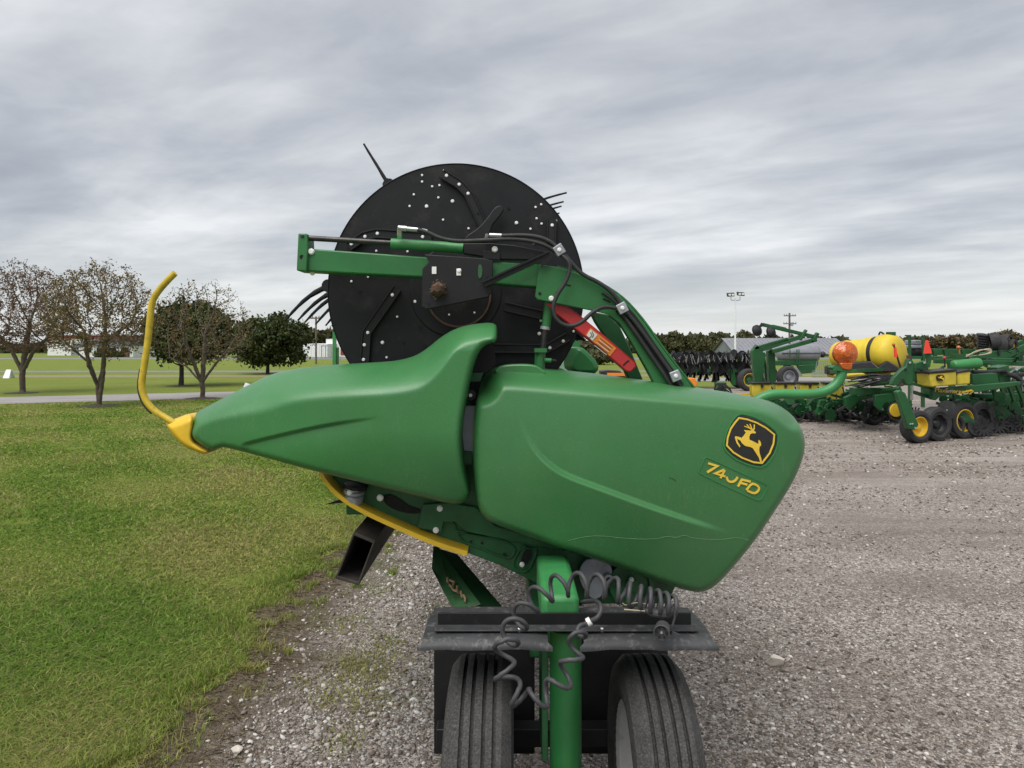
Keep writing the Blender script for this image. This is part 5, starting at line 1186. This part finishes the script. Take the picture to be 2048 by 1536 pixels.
# right wing
part('wing_frame', G().prism([(1866, 777), (1930, 772), (2042, 763), (2042, 770), (2010, 776), (1960, 784), (1915, 788), (1880, 794), (1872, 801), (1864, 799)], 11.9, 12.0), M['bgreen'], PLT, 35, .012)
part('wing_frame', G().bar(Q(1826, 768, 12), Q(1866, 778, 12), .04, .05).bar(Q(1826, 784, 12.1), Q(1868, 797, 12.1), .06, .05), M['bgreen'], PLT)
for pts, Yh in (([(1859, 747), (1913, 743), (1914, 770), (1862, 774), (1864, 774)], 11.7), ([(1914.5, 743), (1941, 742), (1941, 768), (1915, 770)], 11.78)):
    h = part('seed_hopper', G().prism([p for p in pts if p != (1864, 774)], Yh, Yh+.4), M['yelhop'], PLT, 35, .02)
    x0, x1 = pts[0][0], pts[1][0]; part('lid', G().prism([(x0-1, 743), (x1+1, 738), (x1+1, 742.6), (x0-1, 747)], Yh-.02, Yh+.42), M['bblack'], h, 35, .008)
h = part('hopper_emblem', G().prism(chaikin([(1874, 750), (1889, 749), (1889, 761), (1875, 762)], 1).tolist(), 11.66, 11.695), M['emblem'], PLT)
part('deer', G().prism([(1881.5+(x-1485)*.20-1, 756+(y-885)*.16) for x, y in deer], 11.64, 11.658), M['decal'], h, False)
tc = bpy.data.curves.new('lettering', 'FONT'); tc.body = 'MaxEmerge XP'; tc.size = .105; tc.extrude = .003; tc.align_x = 'LEFT'
to = bpy.data.objects.new('tmp', tc); COL.objects.link(to); dgp = bpy.context.evaluated_depsgraph_get(); me = bpy.data.meshes.new_from_object(to.evaluated_get(dgp)); bpy.data.objects.remove(to)
me.transform(Matrix.Translation(Q(1869, 783.5, 11.88)) @ Matrix.Rotation(R(4), 4, 'Y') @ Matrix.Rotation(R(90), 4, 'X')); me.materials.clear(); me.materials.append(M['decal']); me.name = 'lettering'
link(bpy.data.objects.new('lettering', me), PLT)
part('label_plate', G().prism([(1890, 781), (1906, 779.5), (1906, 783), (1890, 785)], 11.87, 11.89), M['tank'], PLT); part('label_plate', G().prism([(1924, 783), (1944, 779), (1945, 781.5), (1925, 786)], 11.86, 11.88), M['yellow'], PLT)
part('air_tank', G().lathe(Q(1906, 731, 12.2), (1, 0, .10), [(1e-4, -.02), (.06, -.015), (.085, .0), (.09, .03), (.09, .44), (.08, .47), (1e-4, .48)], 20), M['greenb'], PLT, 50)
part('valve_box', G().boxp(1912, 708, 1930, 717, 12.3, 12.5), M['bgreen'], PLT); 
part('panel_box', G().prism([(1945, 748), (1994, 746), (1999, 768), (1946, 769)], 12.2, 12.6), M['bgreen'], PLT, 35, .01)
part('pipe', G().tube([Q(1945, 744, 12.3), Q(1980, 744, 12.4), Q(2010, 741, 12.6)], .035, 10), M['bblack'], PLT)
part('pipe', G().tube([Q(2012, 748, 12.5), Q(2030, 752, 12.5), Q(2044, 764, 12.5), Q(2048, 785, 12.4)], .045, 10, True, 1).tube([Q(2000, 752, 12.8), Q(2060, 748, 12.9)], .04, 10), M['bblack'], PLT)
part('hitch_beam', G().prism([(1995, 735), (2018, 730), (2022, 765), (2000, 768)], 12.6, 12.9), M['bgreen'], PLT, 35, .01)
for i in range(6): row_unit(PLT, P(1908+33*i, 0, 12.2+.35*i).x, 12.2+.35*i, .05, .95, R(-8))
for i in range(5): row_unit(PLT, P(1925+33*i, 0, 13.6+.3*i).x, 13.6+.3*i, .05, .95, R(-8))
def clutter(name, n, xr, yr, Yr, seed, mats):
    for m_ in mats:
        g = G(); rq = random.Random(seed+len(m_))
        for k in range(n):
            x = rq.uniform(*xr); y = rq.uniform(*yr); Y = rq.uniform(*Yr); u = rq.random()
            if u < .55: g.bar(Q(x, y, Y), Q(x+rq.uniform(-16, 16), y+rq.uniform(-10, 14), Y+rq.uniform(-.2, .2)), rq.uniform(.015, .05), rq.uniform(.015, .05))
            elif u < .8: g.tube([Q(x, y, Y), Q(x+rq.uniform(4, 12), y-rq.uniform(0, 8), Y), Q(x+rq.uniform(12, 24), y+rq.uniform(-4, 8), Y)], .012, 5, True, 1)
            else: g.lathe(Q(x, min(y, 838), Y), (rq.uniform(-.6, .6), -1, rq.uniform(-.2, .2)), [(1e-4, .015), (rq.uniform(.05, .13), .01), (rq.uniform(.05, .13), -.01), (1e-4, -.012)], 12)
        part(name, g, M[m_], PLT, 35)['kind'] = 'stuff'
clutter('row_linkage', 70, (1535, 1800), (800, 832), (13.4, 15.5), 1, ('bblack', 'greend')); clutter('row_linkage', 26, (1535, 1800), (795, 825), (13.2, 15), 4, ('bgreen',))
clutter('row_linkage', 80, (1880, 2060), (792, 836), (12.1, 14), 2, ('bblack', 'greend')); clutter('row_linkage', 14, (1880, 2050), (792, 815), (12.1, 13), 6, ('chrome', 'bgreen'))
for i in range(4): row_unit(PLT, P(1990+26*i, 0, 12.9+.2*i).x, 12.9+.2*i, .06, .95, R(-14))
for k in range(5): part('wing_brace', G().bar(Q(1985+k*16, 768, 12.3), Q(1992+k*18, 800, 12.4), .05, .05), M['bgreen'], PLT)
part('wing_beam', G().boxp(1960, 788, 2090, 797, 12.6, 12.8), M['bgreen'], PLT, 35, .01); part('wing_beam', G().boxp(1990, 716, 2090, 726, 14.5, 14.7), M['bgreen'], PLT, 35, .01)
part('folded_beam', G().bar(Q(1870, 722, 13.5), Q(2060, 728, 13.6), .09, .12), M['bgreen'], PLT, 35, .01)
clutter('frame_fittings', 60, (1930, 2070), (700, 790), (12.6, 15), 13, ('bblack', 'bgreen', 'greend')); clutter('frame_fittings', 34, (1690, 2040), (742, 780), (12.4, 14), 3, ('bblack', 'greend', 'bgreen')); clutter('frame_fittings', 10, (1640, 2040), (742, 780), (12.4, 14), 9, ('chrome',))
# marker lights and flag
fp = part('flag_post', G().prism([(1853, 707), (1862, 706), (1864, 716), (1860, 735), (1856, 735)], 12.2, 12.24), M['greend'], PLT)
part('warning_flag', G().prism([(1853.5, 680), (1856, 680), (1864, 706.5), (1849.5, 707)], 12.15, 12.19), M['flag'], PLT)
part('marker_light', G().ball(Q(1787, 689, 12.4), .028, 10), M['amber'], PLT); part('light_stem', G().cyl(Q(1788, 692, 12.4), Q(1801, 735, 12.4), .016, 8), M['bblack'], PLT); part('reflector', G().prism([(1789, 695), (1793, 695), (1795, 714), (1790, 715)], 12.3, 12.33), M['flag'], PLT)
part('marker_light', G().ball(Q(1917, 695, 12.5), .034, 10), M['amber'], PLT); part('light_stem', G().cyl(Q(1918, 698, 12.5), Q(1920, 712, 12.5), .012, 8), M['amber'], PLT)
part('marker_light', G().boxp(1816, 711, 1823, 718, 11.9, 11.95), M['rust'], PLT); part('red_knob', G().ball(Q(1889, 716, 12.4), .028, 10), M['red'], PLT); part('knob_stem', G().cyl(Q(1889, 718, 12.4), Q(1890, 735, 12.4), .012, 8), M['bblack'], PLT)
g = G()
for k in range(5): g.tube([Q(1932, 711+k*.8, 12.6), Q(1955, 703-k, 12.6), Q(1978, 696+k, 12.6), Q(1985, 702+k, 12.6), Q(1970, 709, 12.6), Q(1935, 713, 12.6)], .009, 5, True, 2)
part('coiled_line', g, M['rope'], PLT)

# folded tillage implement farther right
TI = thing('folded_cultivator', 'green folded cultivator with raised wheels and disc gangs at the right edge', 'farm implement', (P(1990, 0, 19).x, 19, 0))
part('main_beam', G().bar(Q(1850, 703, 18.5), Q(2100, 706, 18.5), .16, .16).bar(Q(1855, 716, 18.2), Q(2100, 717, 18.2), .10, .10), M['bgreen'], TI, 35, .012)
part('main_beam', G().prism([(1985, 702), (2030, 700), (2040, 714), (1940, 718), (1945, 709)], 18.0, 18.15), M['bgreen'], TI, 35, .012)
for x in (1868, 1890, 1925, 1950): part('cross_brace', G().bar(Q(x, 698, 18.4), Q(x+3, 720, 18.4), .08, .08), M['bgreen'], TI)
part('lift_arm', G().bar(Q(2010, 702, 18.4), Q(2045, 683, 18.4), .12, .12).bar(Q(2030, 702, 18.2), Q(2060, 690, 18.2), .16, .10), M['bgreen'], TI, 35, .01)
for k in range(6): part('disc_blade', disc(Q(1966, 670+k*5, 18.3), (.05, -.25, 1), .14, .03, .03), M['bblack'], TI)
for x, y, r_, a in ((1990, 683, .24, (1, -.5, .2)), (2002, 690, .26, (1, -.45, .1)), (2022, 691, .17, (.6, -1, 0)), (2013, 681, .17, (.5, -1, 0))):
    c = Q(x, y, 18.2); w_ = part('wheel', G().lathe(c, a, [(r_*.55, -.05), (r_*.5, .05), (1e-4, .04)], 20), M['yellow'], TI); part('tyre', G().lathe(c, a, [(r_*.55, -.1), (r_*.9, -.11), (r_, -.05), (r_, .05), (r_*.9, .11), (r_*.55, .1), (r_*.55, -.1)], 28), M['btyre'], w_, 40)
part('tooth', G().prism([(1996, 700), (2004, 700), (1999, 712)], 17.9, 17.95), M['bblack'], TI)
for k in range(7): part('shank', G().bar(Q(2012+k*8, 738, 19), Q(2008+k*8, 790, 19), .05, .05), M['bgreen'], TI)
part('roller', G().cyl(Q(2020, 724, 18), Q(2080, 723, 18), .09, 14), M['bblack'], TI); part('roller', G().cyl(Q(2020, 733, 17.8), Q(2080, 732, 17.8), .07, 14), M['rope'], TI); part('low_beam', G().boxp(2018, 737, 2090, 744, 17.6, 17.8), M['bgreen'], TI)
for px in (2030, 2090): bwheel(TI, px, 808, .34, .25)
part('leg_frame', G().bar(Q(1900, 703, 18.5), Q(1905, 800, 18.5), .12, .12).bar(Q(2060, 703, 18.5), Q(2062, 800, 18.5), .12, .12), M['bgreen'], TI)
# dark tank frame behind the yellow tank
RK = thing('rack_frame', 'green tubular rack holding a dark tank right of the yellow tank', 'farm implement', (P(1840, 0, 17.5).x, 17.5, 0))
part('rack', G().bar(Q(1810, 671, 17.5), Q(1822, 671, 17.5), .03, .03).bar(Q(1819, 671, 17.5), Q(1820, 740, 17.5), .05, .05).bar(Q(1822, 674, 17.5), Q(1848, 674, 17.5), .03, .03).bar(Q(1846, 673, 17.5), Q(1848, 745, 17.5), .05, .05), M['bgreen'], RK)
part('dark_tank', G().lathe(Q(1822, 702, 17.8), (1, 0, 0), [(1e-4, 0), (.14, .01), (.17, .05), (.17, .33), (.14, .37), (1e-4, .38)], 20), M['bblack'], RK, 50); part('engine_box', G().boxp(1826, 680, 1844, 690, 17.6, 18).boxp(1822, 690, 1846, 697, 17.6, 18), M['tank'], RK, 35, .03)
part('base_rail', G().boxp(1815, 712, 1860, 718, 17.5, 18), M['bgreen'], RK); part('leg', G().boxp(1820, 718, 1824, 815, 17.6, 17.7), M['bgreen'], RK); part('leg', G().boxp(1846, 718, 1850, 815, 17.6, 17.7), M['bgreen'], RK)

# sprayer cart with grey tank
SP = thing('tank_cart', 'green cart with long grey tank and white rimmed wheel behind the planter', 'farm implement', (P(1600, 0, 29).x, 29, 0))
c0_ = Q(1553, 706, 29); c1_ = Q(1638, 706, 29); Lq = (c1_-c0_).length
part('grey_tank', G().lathe(c0_, (1, 0, 0), [(1e-4, 0), (.2, .02), (.34, .12), (.37, .25), (.37, Lq-.2), (.33, Lq-.08), (.2, Lq), (1e-4, Lq+.02)], 32), M['tank'], SP, 50)
part('tank_seam', G().box(c0_.x+.1, c1_.x-.1, 28.60, 28.66, c0_.z-.012, c0_.z+.012), M['bblack'], SP)
part('frame', G().boxp(1550, 721, 1637, 731, 28.7, 29.3).prism([(1596, 731), (1636, 728), (1630, 745), (1600, 748)], 28.6, 28.8), M['bgreen'], SP, 35, .02)
for x in (1580, 1594, 1598): part('ladder_rail', G().bar(Q(x, 699, 28.5), Q(x, 728, 28.5), .03, .03), M['bgreen'], SP)
bwheel(SP, 1575, 776, .42, .3, (.2, -1, 0), 'tank'); bwheel(SP, 1535, 770, .42, .3, (.2, -1, 0), 'tank')
part('fender', G().prism([(1586, 732), (1594, 735), (1606, 752), (1598, 753)], 28.4, 28.6), M['tank'], SP); part('end_cap', G().ball(Q(1645, 709, 28.9), .13, 12), M['bblack'], SP)
g = G(); rq = random.Random(8)
for k in range(6): g.bar(Q(1624, 742+k*2.5, 27.5), Q(1662, 741+k*2.7, 27.5), .02, .03)
for k in range(8): g.bar(Q(1634+k*3.5, 722, 27.6), Q(1630+k*4, 745, 27.6), .018, .018)
part('spray_boom', g, M['tank'], SP)
part('axle_post', G().boxp(1570, 731, 1582, 752, 28.8, 29), M['bgreen'], SP)

# disc harrow: gangs of black blades
DH = thing('disc_harrow', 'wide disc harrow with rows of black blades left of the planter', 'farm implement', (P(1425, 0, 26.5).x, 26.5, 0))
rq = random.Random(12); bl = None
for i in range(12):
    px = 1345+i*13.6
    for zc, k in ((1.18, 0), (1.14, 1), (1.22, 2), (.80, 0), (.84, 1), (.58, 2)):
        if bl is None:
            o = part('disc_blade', disc((0, 0, 0), (1, 0, 0), .20, .012, .04, 16), M['bblack'], DH); bl = o.data
        else: o = link(bpy.data.objects.new('disc_blade', bl), DH)
        o.location = (P(px+rq.uniform(-5, 5), 0, 26+k*.5).x, 26+k*.5, zc+rq.uniform(-.08, .08)); o.rotation_euler = (0, R(rq.uniform(-18, 18)), R(rq.choice((-1, 1))*rq.uniform(10, 40)))
    g = G()
    for k in range(13): g.bar(Q(px+rq.uniform(-7, 7), 706+rq.uniform(-2, 8), 26.2+.3*rq.random()), Q(px+rq.uniform(-8, 8), 742+rq.uniform(-4, 10), 26.2+.3*rq.random()), rq.uniform(.03, .07), .03)
    for k in range(3): g.bar(Q(px+rq.uniform(-6, 6), 745, 26.0), Q(px+rq.uniform(-5, 5), 762+rq.uniform(-4, 4), 26.0), .07, .04)
    part('tine_rack', g, M['bblack'], DH)
    g = G()
    for k in range(3): g.bar(Q(px+rq.uniform(-6, 6), 708+rq.uniform(0, 8), 25.9), Q(px+rq.uniform(-6, 6), 716+rq.uniform(0, 14), 25.9), .016, .016)
    part('edge_glint', g, M['chrome'], DH)  # loose bright slivers, added as glints on the blade edges
part('frame', G().bar(Q(1345, 741, 26.3), Q(1510, 741, 26.3), .12, .15).bar(Q(1345, 727, 26.6), Q(1510, 727, 26.6), .10, .15), M['greend'], DH)
bwheel(DH, 1497, 782, .40, .3, (.15, -1, 0)); bwheel(DH, 1480, 776, .40, .3, (.15, -1, 0), 'bblack')
part('wheel_arm', G().bar(Q(1495, 741, 25.6), Q(1488, 770, 25.4), .12, .12).bar(Q(1465, 741, 26), Q(1468, 770, 26), .14, .1), M['bgreen'], DH)
part('stand', G().bar(Q(1350, 741, 26.3), Q(1352, 776, 26.3), .08, .08).bar(Q(1430, 741, 26.3), Q(1432, 776, 26.3), .08, .08), M['bblack'], DH)
# orange attachment
OA = thing('orange_attachment', 'small orange bucket attachment on the grass under the disc harrow', 'attachment', (P(1385, 0, 25).x, 25, 0))
part('bucket', G().prism([(1372, 758), (1390, 756), (1395, 766), (1390, 776), (1382, 783), (1374, 780)], 25, 25.6), M['orange'], OA, 35, .02); part('leg', G().prism([(1376, 776), (1384, 776), (1384, 781.6), (1376, 781.6)], 25.1, 25.5), M['orange'], OA)
OB = thing('orange_machine', 'small orange and black machine far off beneath the red lock', 'attachment', (P(1225, 0, 28).x, 28, 0))
part('body', G().prism([(1200, 742), (1215, 740), (1240, 742), (1252, 750), (1248, 758), (1205, 756)], 28, 28.6), M['bblack'], OB, 35, .03); part('deck', G().boxp(1215, 746, 1258, 752, 27.8, 27.95), M['orange'], OB)
for x in (1210, 1245): bwheel(OB, x, 772, .2, .15, (.2, -1, 0), 'bblack')

# ------------------------------------------------------------------ loose rock, gravel stones, grass blades
def ico():
    t = (1+5**.5)/2; v = np.array([(-1, t, 0), (1, t, 0), (-1, -t, 0), (1, -t, 0), (0, -1, t), (0, 1, t), (0, -1, -t), (0, 1, -t), (t, 0, -1), (t, 0, 1), (-t, 0, -1), (-t, 0, 1)], float)
    f = np.array([(0, 11, 5), (0, 5, 1), (0, 1, 7), (0, 7, 10), (0, 10, 11), (1, 5, 9), (5, 11, 4), (11, 10, 2), (10, 7, 6), (7, 1, 8), (3, 9, 4), (3, 4, 2), (3, 2, 6), (3, 6, 8), (3, 8, 9), (4, 9, 5), (2, 4, 11), (6, 2, 10), (8, 6, 7), (9, 8, 1)])
    return v/np.linalg.norm(v[0]), f
IV, IF = ico()
def stones(name, label, x, y, size, rg, tints, z=.004, kind='stuff'):
    n = len(x); v = IV[None]*(1+rg.uniform(-.32, .32, (n, 12, 1))); v = v*np.stack([rg.uniform(.8, 1.5, n), rg.uniform(.7, 1.1, n), rg.uniform(.4, .75, n)], 1)[:, None]*size[:, None, None]
    a = rg.uniform(0, 6.28, n); ca, sa = np.cos(a)[:, None], np.sin(a)[:, None]
    tl = rg.normal(0, .25, n)[:, None]; v[..., 2] = v[..., 2]+v[..., 0]*tl
    w_ = v.copy(); w_[..., 0] = v[..., 0]*ca-v[..., 1]*sa+x[:, None]; w_[..., 1] = v[..., 0]*sa+v[..., 1]*ca+y[:, None]; w_[..., 2] = v[..., 2]+z+size[:, None]*.22
    f = (IF[None]+np.arange(n)[:, None, None]*12).reshape(-1, 3)
    t = np.array(tints)[rg.integers(0, len(tints), n)]*rg.uniform(.75, 1.25, (n, 1))
    return tag(npmesh(name, w_.reshape(-1, 3), f, M['stone'], np.repeat(np.minimum(t, .8), 12, 0)), label, 'gravel', kind=kind)
rg = np.random.default_rng(33)
n = 76000
y = 2.1*(15/2.1)**(rg.uniform(0, 1, n)**1.15); xl_ = np.maximum(-.80*y, -1.22+.25*rg.normal(0, 1, n)*.5); x = xl_+(np.minimum(.86*y, 10)-xl_)*rg.uniform(0, 1, n)
size = (.0036+.0078*rg.uniform(0, 1, n)**3.4)*np.clip(y/5, 1, 2.2)
# patches of packed fines carry fewer stones
pat = np.sin(x*1.3+y*2.1)+np.sin(x*2.7-y*1.1+2)+np.sin(y*3.3+x*.6); keep = (rg.uniform(0, 1, n) < .60+.26*pat) & ((x > -.75) | (rg.uniform(0, 1, n) < .35))
tn_ = [(.19, .158, .134), (.25, .212, .182), (.12, .097, .082), (.36, .325, .295), (.21, .172, .144), (.50, .47, .44), (.085, .070, .060), (.29, .245, .212)]
stones('gravel_stones', 'loose crushed gravel covering the lot near the trailer', x[keep], y[keep], size[keep], rg, tn_)
n = 9000; y = 2.3+3.8*rg.uniform(0, 1, n)**1.3; x = rg.uniform(-1.25, .15, n)+.12*np.sin(y*3)+rg.normal(0, .06, n); kp = (np.sin(x*5+y*2.2)+np.sin(y*4-x*3) > -.6+rg.normal(0, .5, n)) & (rg.uniform(0, 1, n) < np.clip((x+1.35)/.55, .03, 1))
stones('pale_stones', 'whiter coarse stones along the left side of the trailer', x[kp], y[kp], (.0055+.010*rg.uniform(0, 1, n)**3.5)[kp], rg, [(.40, .375, .35), (.50, .48, .455), (.31, .28, .25), (.24, .205, .175), (.17, .14, .12)])
def rock(px, py, s_, label, seed):
    Y = gz(py); c = P(px, py, Y); rg = np.random.default_rng(seed)
    bm = bmesh.new(); bmesh.ops.create_icosphere(bm, subdivisions=3, radius=1)
    pl_ = rg.normal(size=(15, 3)); pl_ /= np.linalg.norm(pl_, axis=1)[:, None]; dd = rg.uniform(.42, .78, 15)
    for v_ in bm.verts:
        q = np.array(v_.co)
        for a, b_ in zip(pl_, dd):
            e = q@a-b_
            if e > 0: q = q-a*e
        v_.co = Vector((q[0]*s_*1.35+c.x, q[1]*s_*1.1+Y, (q[2]*.75+.42)*s_+.006))
    me = bpy.data.meshes.new('rock'); bm.to_mesh(me); bm.free(); finish(me, M['rockm'], False)
    return tag(link(bpy.data.objects.new('rock', me)), label, 'rock')
M['rockm'] = pm('limestone', (.50, .45, .39), .85, 0, .2, 30, (.30, .27, .24), .2, 50, 160, .003)
rock(1548, 1332, .048, 'fist sized pale limestone rock on the gravel right of the tyres', 1)
rock(473, 1508, .022, 'flat whitish stone at the bottom left gravel edge', 5)

def blades(name, label, x, y, hgt, wid, rg, tints, lean=.5, kind='stuff', z=.0):
    n = len(x); a = rg.uniform(0, 6.283, n); b_ = rg.uniform(0, 6.283, n)
    wx, wy = np.cos(a)*wid*.5, np.sin(a)*wid*.5
    lx, ly = np.cos(b_), np.sin(b_); l1 = hgt*lean*rg.uniform(.2, .8, n); l2 = hgt*lean*rg.uniform(.8, 2.2, n)
    z0 = np.full(n, z-.004)
    V = np.stack([np.stack([x-wx, y-wy, z0], 1), np.stack([x+wx, y+wy, z0], 1),
                  np.stack([x+lx*l1*.5-wx*.8, y+ly*l1*.5-wy*.8, z+hgt*.6], 1), np.stack([x+lx*l1*.5+wx*.8, y+ly*l1*.5+wy*.8, z+hgt*.6], 1),
                  np.stack([x+lx*l2*.7, y+ly*l2*.7, z+hgt*rg.uniform(.75, 1.05, n)], 1)], 1).reshape(-1, 3)
    o = np.arange(n)[:, None]*5; f = np.concatenate([o+np.array([[0, 1, 3]]), o+np.array([[0, 3, 2]]), o+np.array([[2, 3, 4]])])
    T = np.array(tints)
    # patches: greener and yellower
    pt = np.sin(x*1.7+y*.9)+np.sin(y*1.9-x*1.1+1)+.6*np.sin(x*4.1+y*3.3)
    w_ = np.clip(.5+.28*pt+rg.normal(0, .35, n), 0, .999); idx = (w_*len(T)).astype(int)
    t = T[idx]*rg.uniform(.65, 1.35, (n, 1)); dead = rg.uniform(0, 1, n) < .06+.13*np.clip(pt*.5+.3, 0, 1); t[dead] = np.array((.36, .31, .15))*rg.uniform(.6, 1.2, (dead.sum(), 1))
    c = np.repeat(t, 5, 0)
    return tag(npmesh(name, V, f, M['blade'], c), label, 'grass', kind=kind)
gt = [(.125, .225, .028), (.175, .280, .040), (.225, .305, .054), (.280, .320, .074), (.330, .325, .100)]
n = 410000
y = 2.15*(24/2.15)**(rg.uniform(0, 1, n)**1.25); e = np.interp(y, np.arange(2, 25, .02), [edge_x(q) for q in np.arange(2, 25, .02)])
xl = -1.15*y; x = xl+(e+.02-xl)*rg.uniform(0, 1, n)**.85; ok = (y < np.interp(x, [-30, -16, -14, -9, -1.3], [16.2, 18.7, 19.2, 21.3, 23.1])); x = x[ok]; y = y[ok]; n = len(x)
bare = np.sin(x*2.1+y*3.7)+np.sin(x*5.3-y*2.9)+np.sin(y*6.1+x*1.3); ok = (bare < 2.35) | (rg.uniform(0, 1, n) < .25); x = x[ok]; y = y[ok]; n = len(x)
hh = rg.uniform(.012, .036, n)*(1+.3*(np.sin(x*3.1+.7*y)+np.sin(y*2.7+x)))
blades('lawn_grass', 'mown green lawn in the left foreground', x, y, np.clip(hh*.8, .008, .045), rg.uniform(.0016, .0031, n)*np.clip(y, 2.2, 20)*.75, rg, gt, 1.7)
# longer uncut tufts along the lawn edge and weeds in the gravel
n = 16000; y = 2.2+8*rg.uniform(0, 1, n)**1.6; e = np.array([edge_x(q) for q in np.round(y, 2)]); x = e-np.abs(rg.normal(0, .10, n))+.05*np.sin(y*9)
blades('edge_grass', 'longer uncut grass fringe along the gravel edge', x, y, rg.uniform(.02, .06, n)*(.7+.6*np.sin(y*4.3)**4), rg.uniform(.003, .007, n), rg, gt[:4], .6)
cx = []; cy = []; cx2 = []; cy2 = []
for k in range(95):
    yy = 2.4+5.5*rg.uniform()**1.4; xx = edge_x(yy)+abs(rg.normal(0, .20))+.0; m = rg.integers(15, 110); s_ = rg.uniform(.010, .05); cx.append(xx+rg.normal(0, s_, m)); cy.append(yy+rg.normal(0, s_, m))
for px, py, m, s_ in ((745, 1345, 420, .07), (725, 1400, 260, .06), (700, 1330, 200, .05), (660, 1395, 160, .05), (770, 1290, 200, .06), (700, 1250, 160, .07), (760, 1180, 160, .08), (690, 1480, 160, .04)):
    q = P(px, py, gz(py)); cx2.append(q.x+rg.normal(0, s_*1.3, m*2)); cy2.append(gz(py)+rg.normal(0, s_*1.7, m*2))
x = np.concatenate(cx); y = np.concatenate(cy)
blades('gravel_weeds', 'sparse weed tufts on the bare soil along the lawn edge', x, y, rg.uniform(.012, .045, len(x)), rg.uniform(.0025, .006, len(x)), rg, gt[1:], .9, z=.004)
x = np.concatenate(cx2); y = np.concatenate(cy2)
blades('gravel_moss', 'low moss patches between the stones left of the trailer', x, y, rg.uniform(.005, .016, len(x)), rg.uniform(.003, .006, len(x)), rg, gt[1:], 1.2, z=.006)
# dry straw lying on the bare soil
n = 2600; y = 2.3+4.5*rg.uniform(0, 1, n)**1.3; x = np.array([edge_x(q) for q in y])+np.abs(rg.normal(.08, .16, n)); a = rg.uniform(0, 6.28, n); L_ = rg.uniform(.02, .07, n)
V = np.stack([np.stack([x, y, np.full(n, .007)], 1), np.stack([x+np.cos(a)*L_, y+np.sin(a)*L_, rg.uniform(.006, .016, n)], 1), np.stack([x+np.cos(a)*L_+.002, y+np.sin(a)*L_+.001, np.full(n, .006)], 1), np.stack([x+.0022, y+.001, np.full(n, .011)], 1)], 1).reshape(-1, 3)
tag(npmesh('dry_straw', V, np.arange(4*n).reshape(-1, 4), M['blade'], np.repeat(np.array((.24, .19, .11))*rg.uniform(.5, 1.3, (n, 1)), 4, 0)), 'dry straw scattered on the bare soil strip', 'straw', kind='stuff')
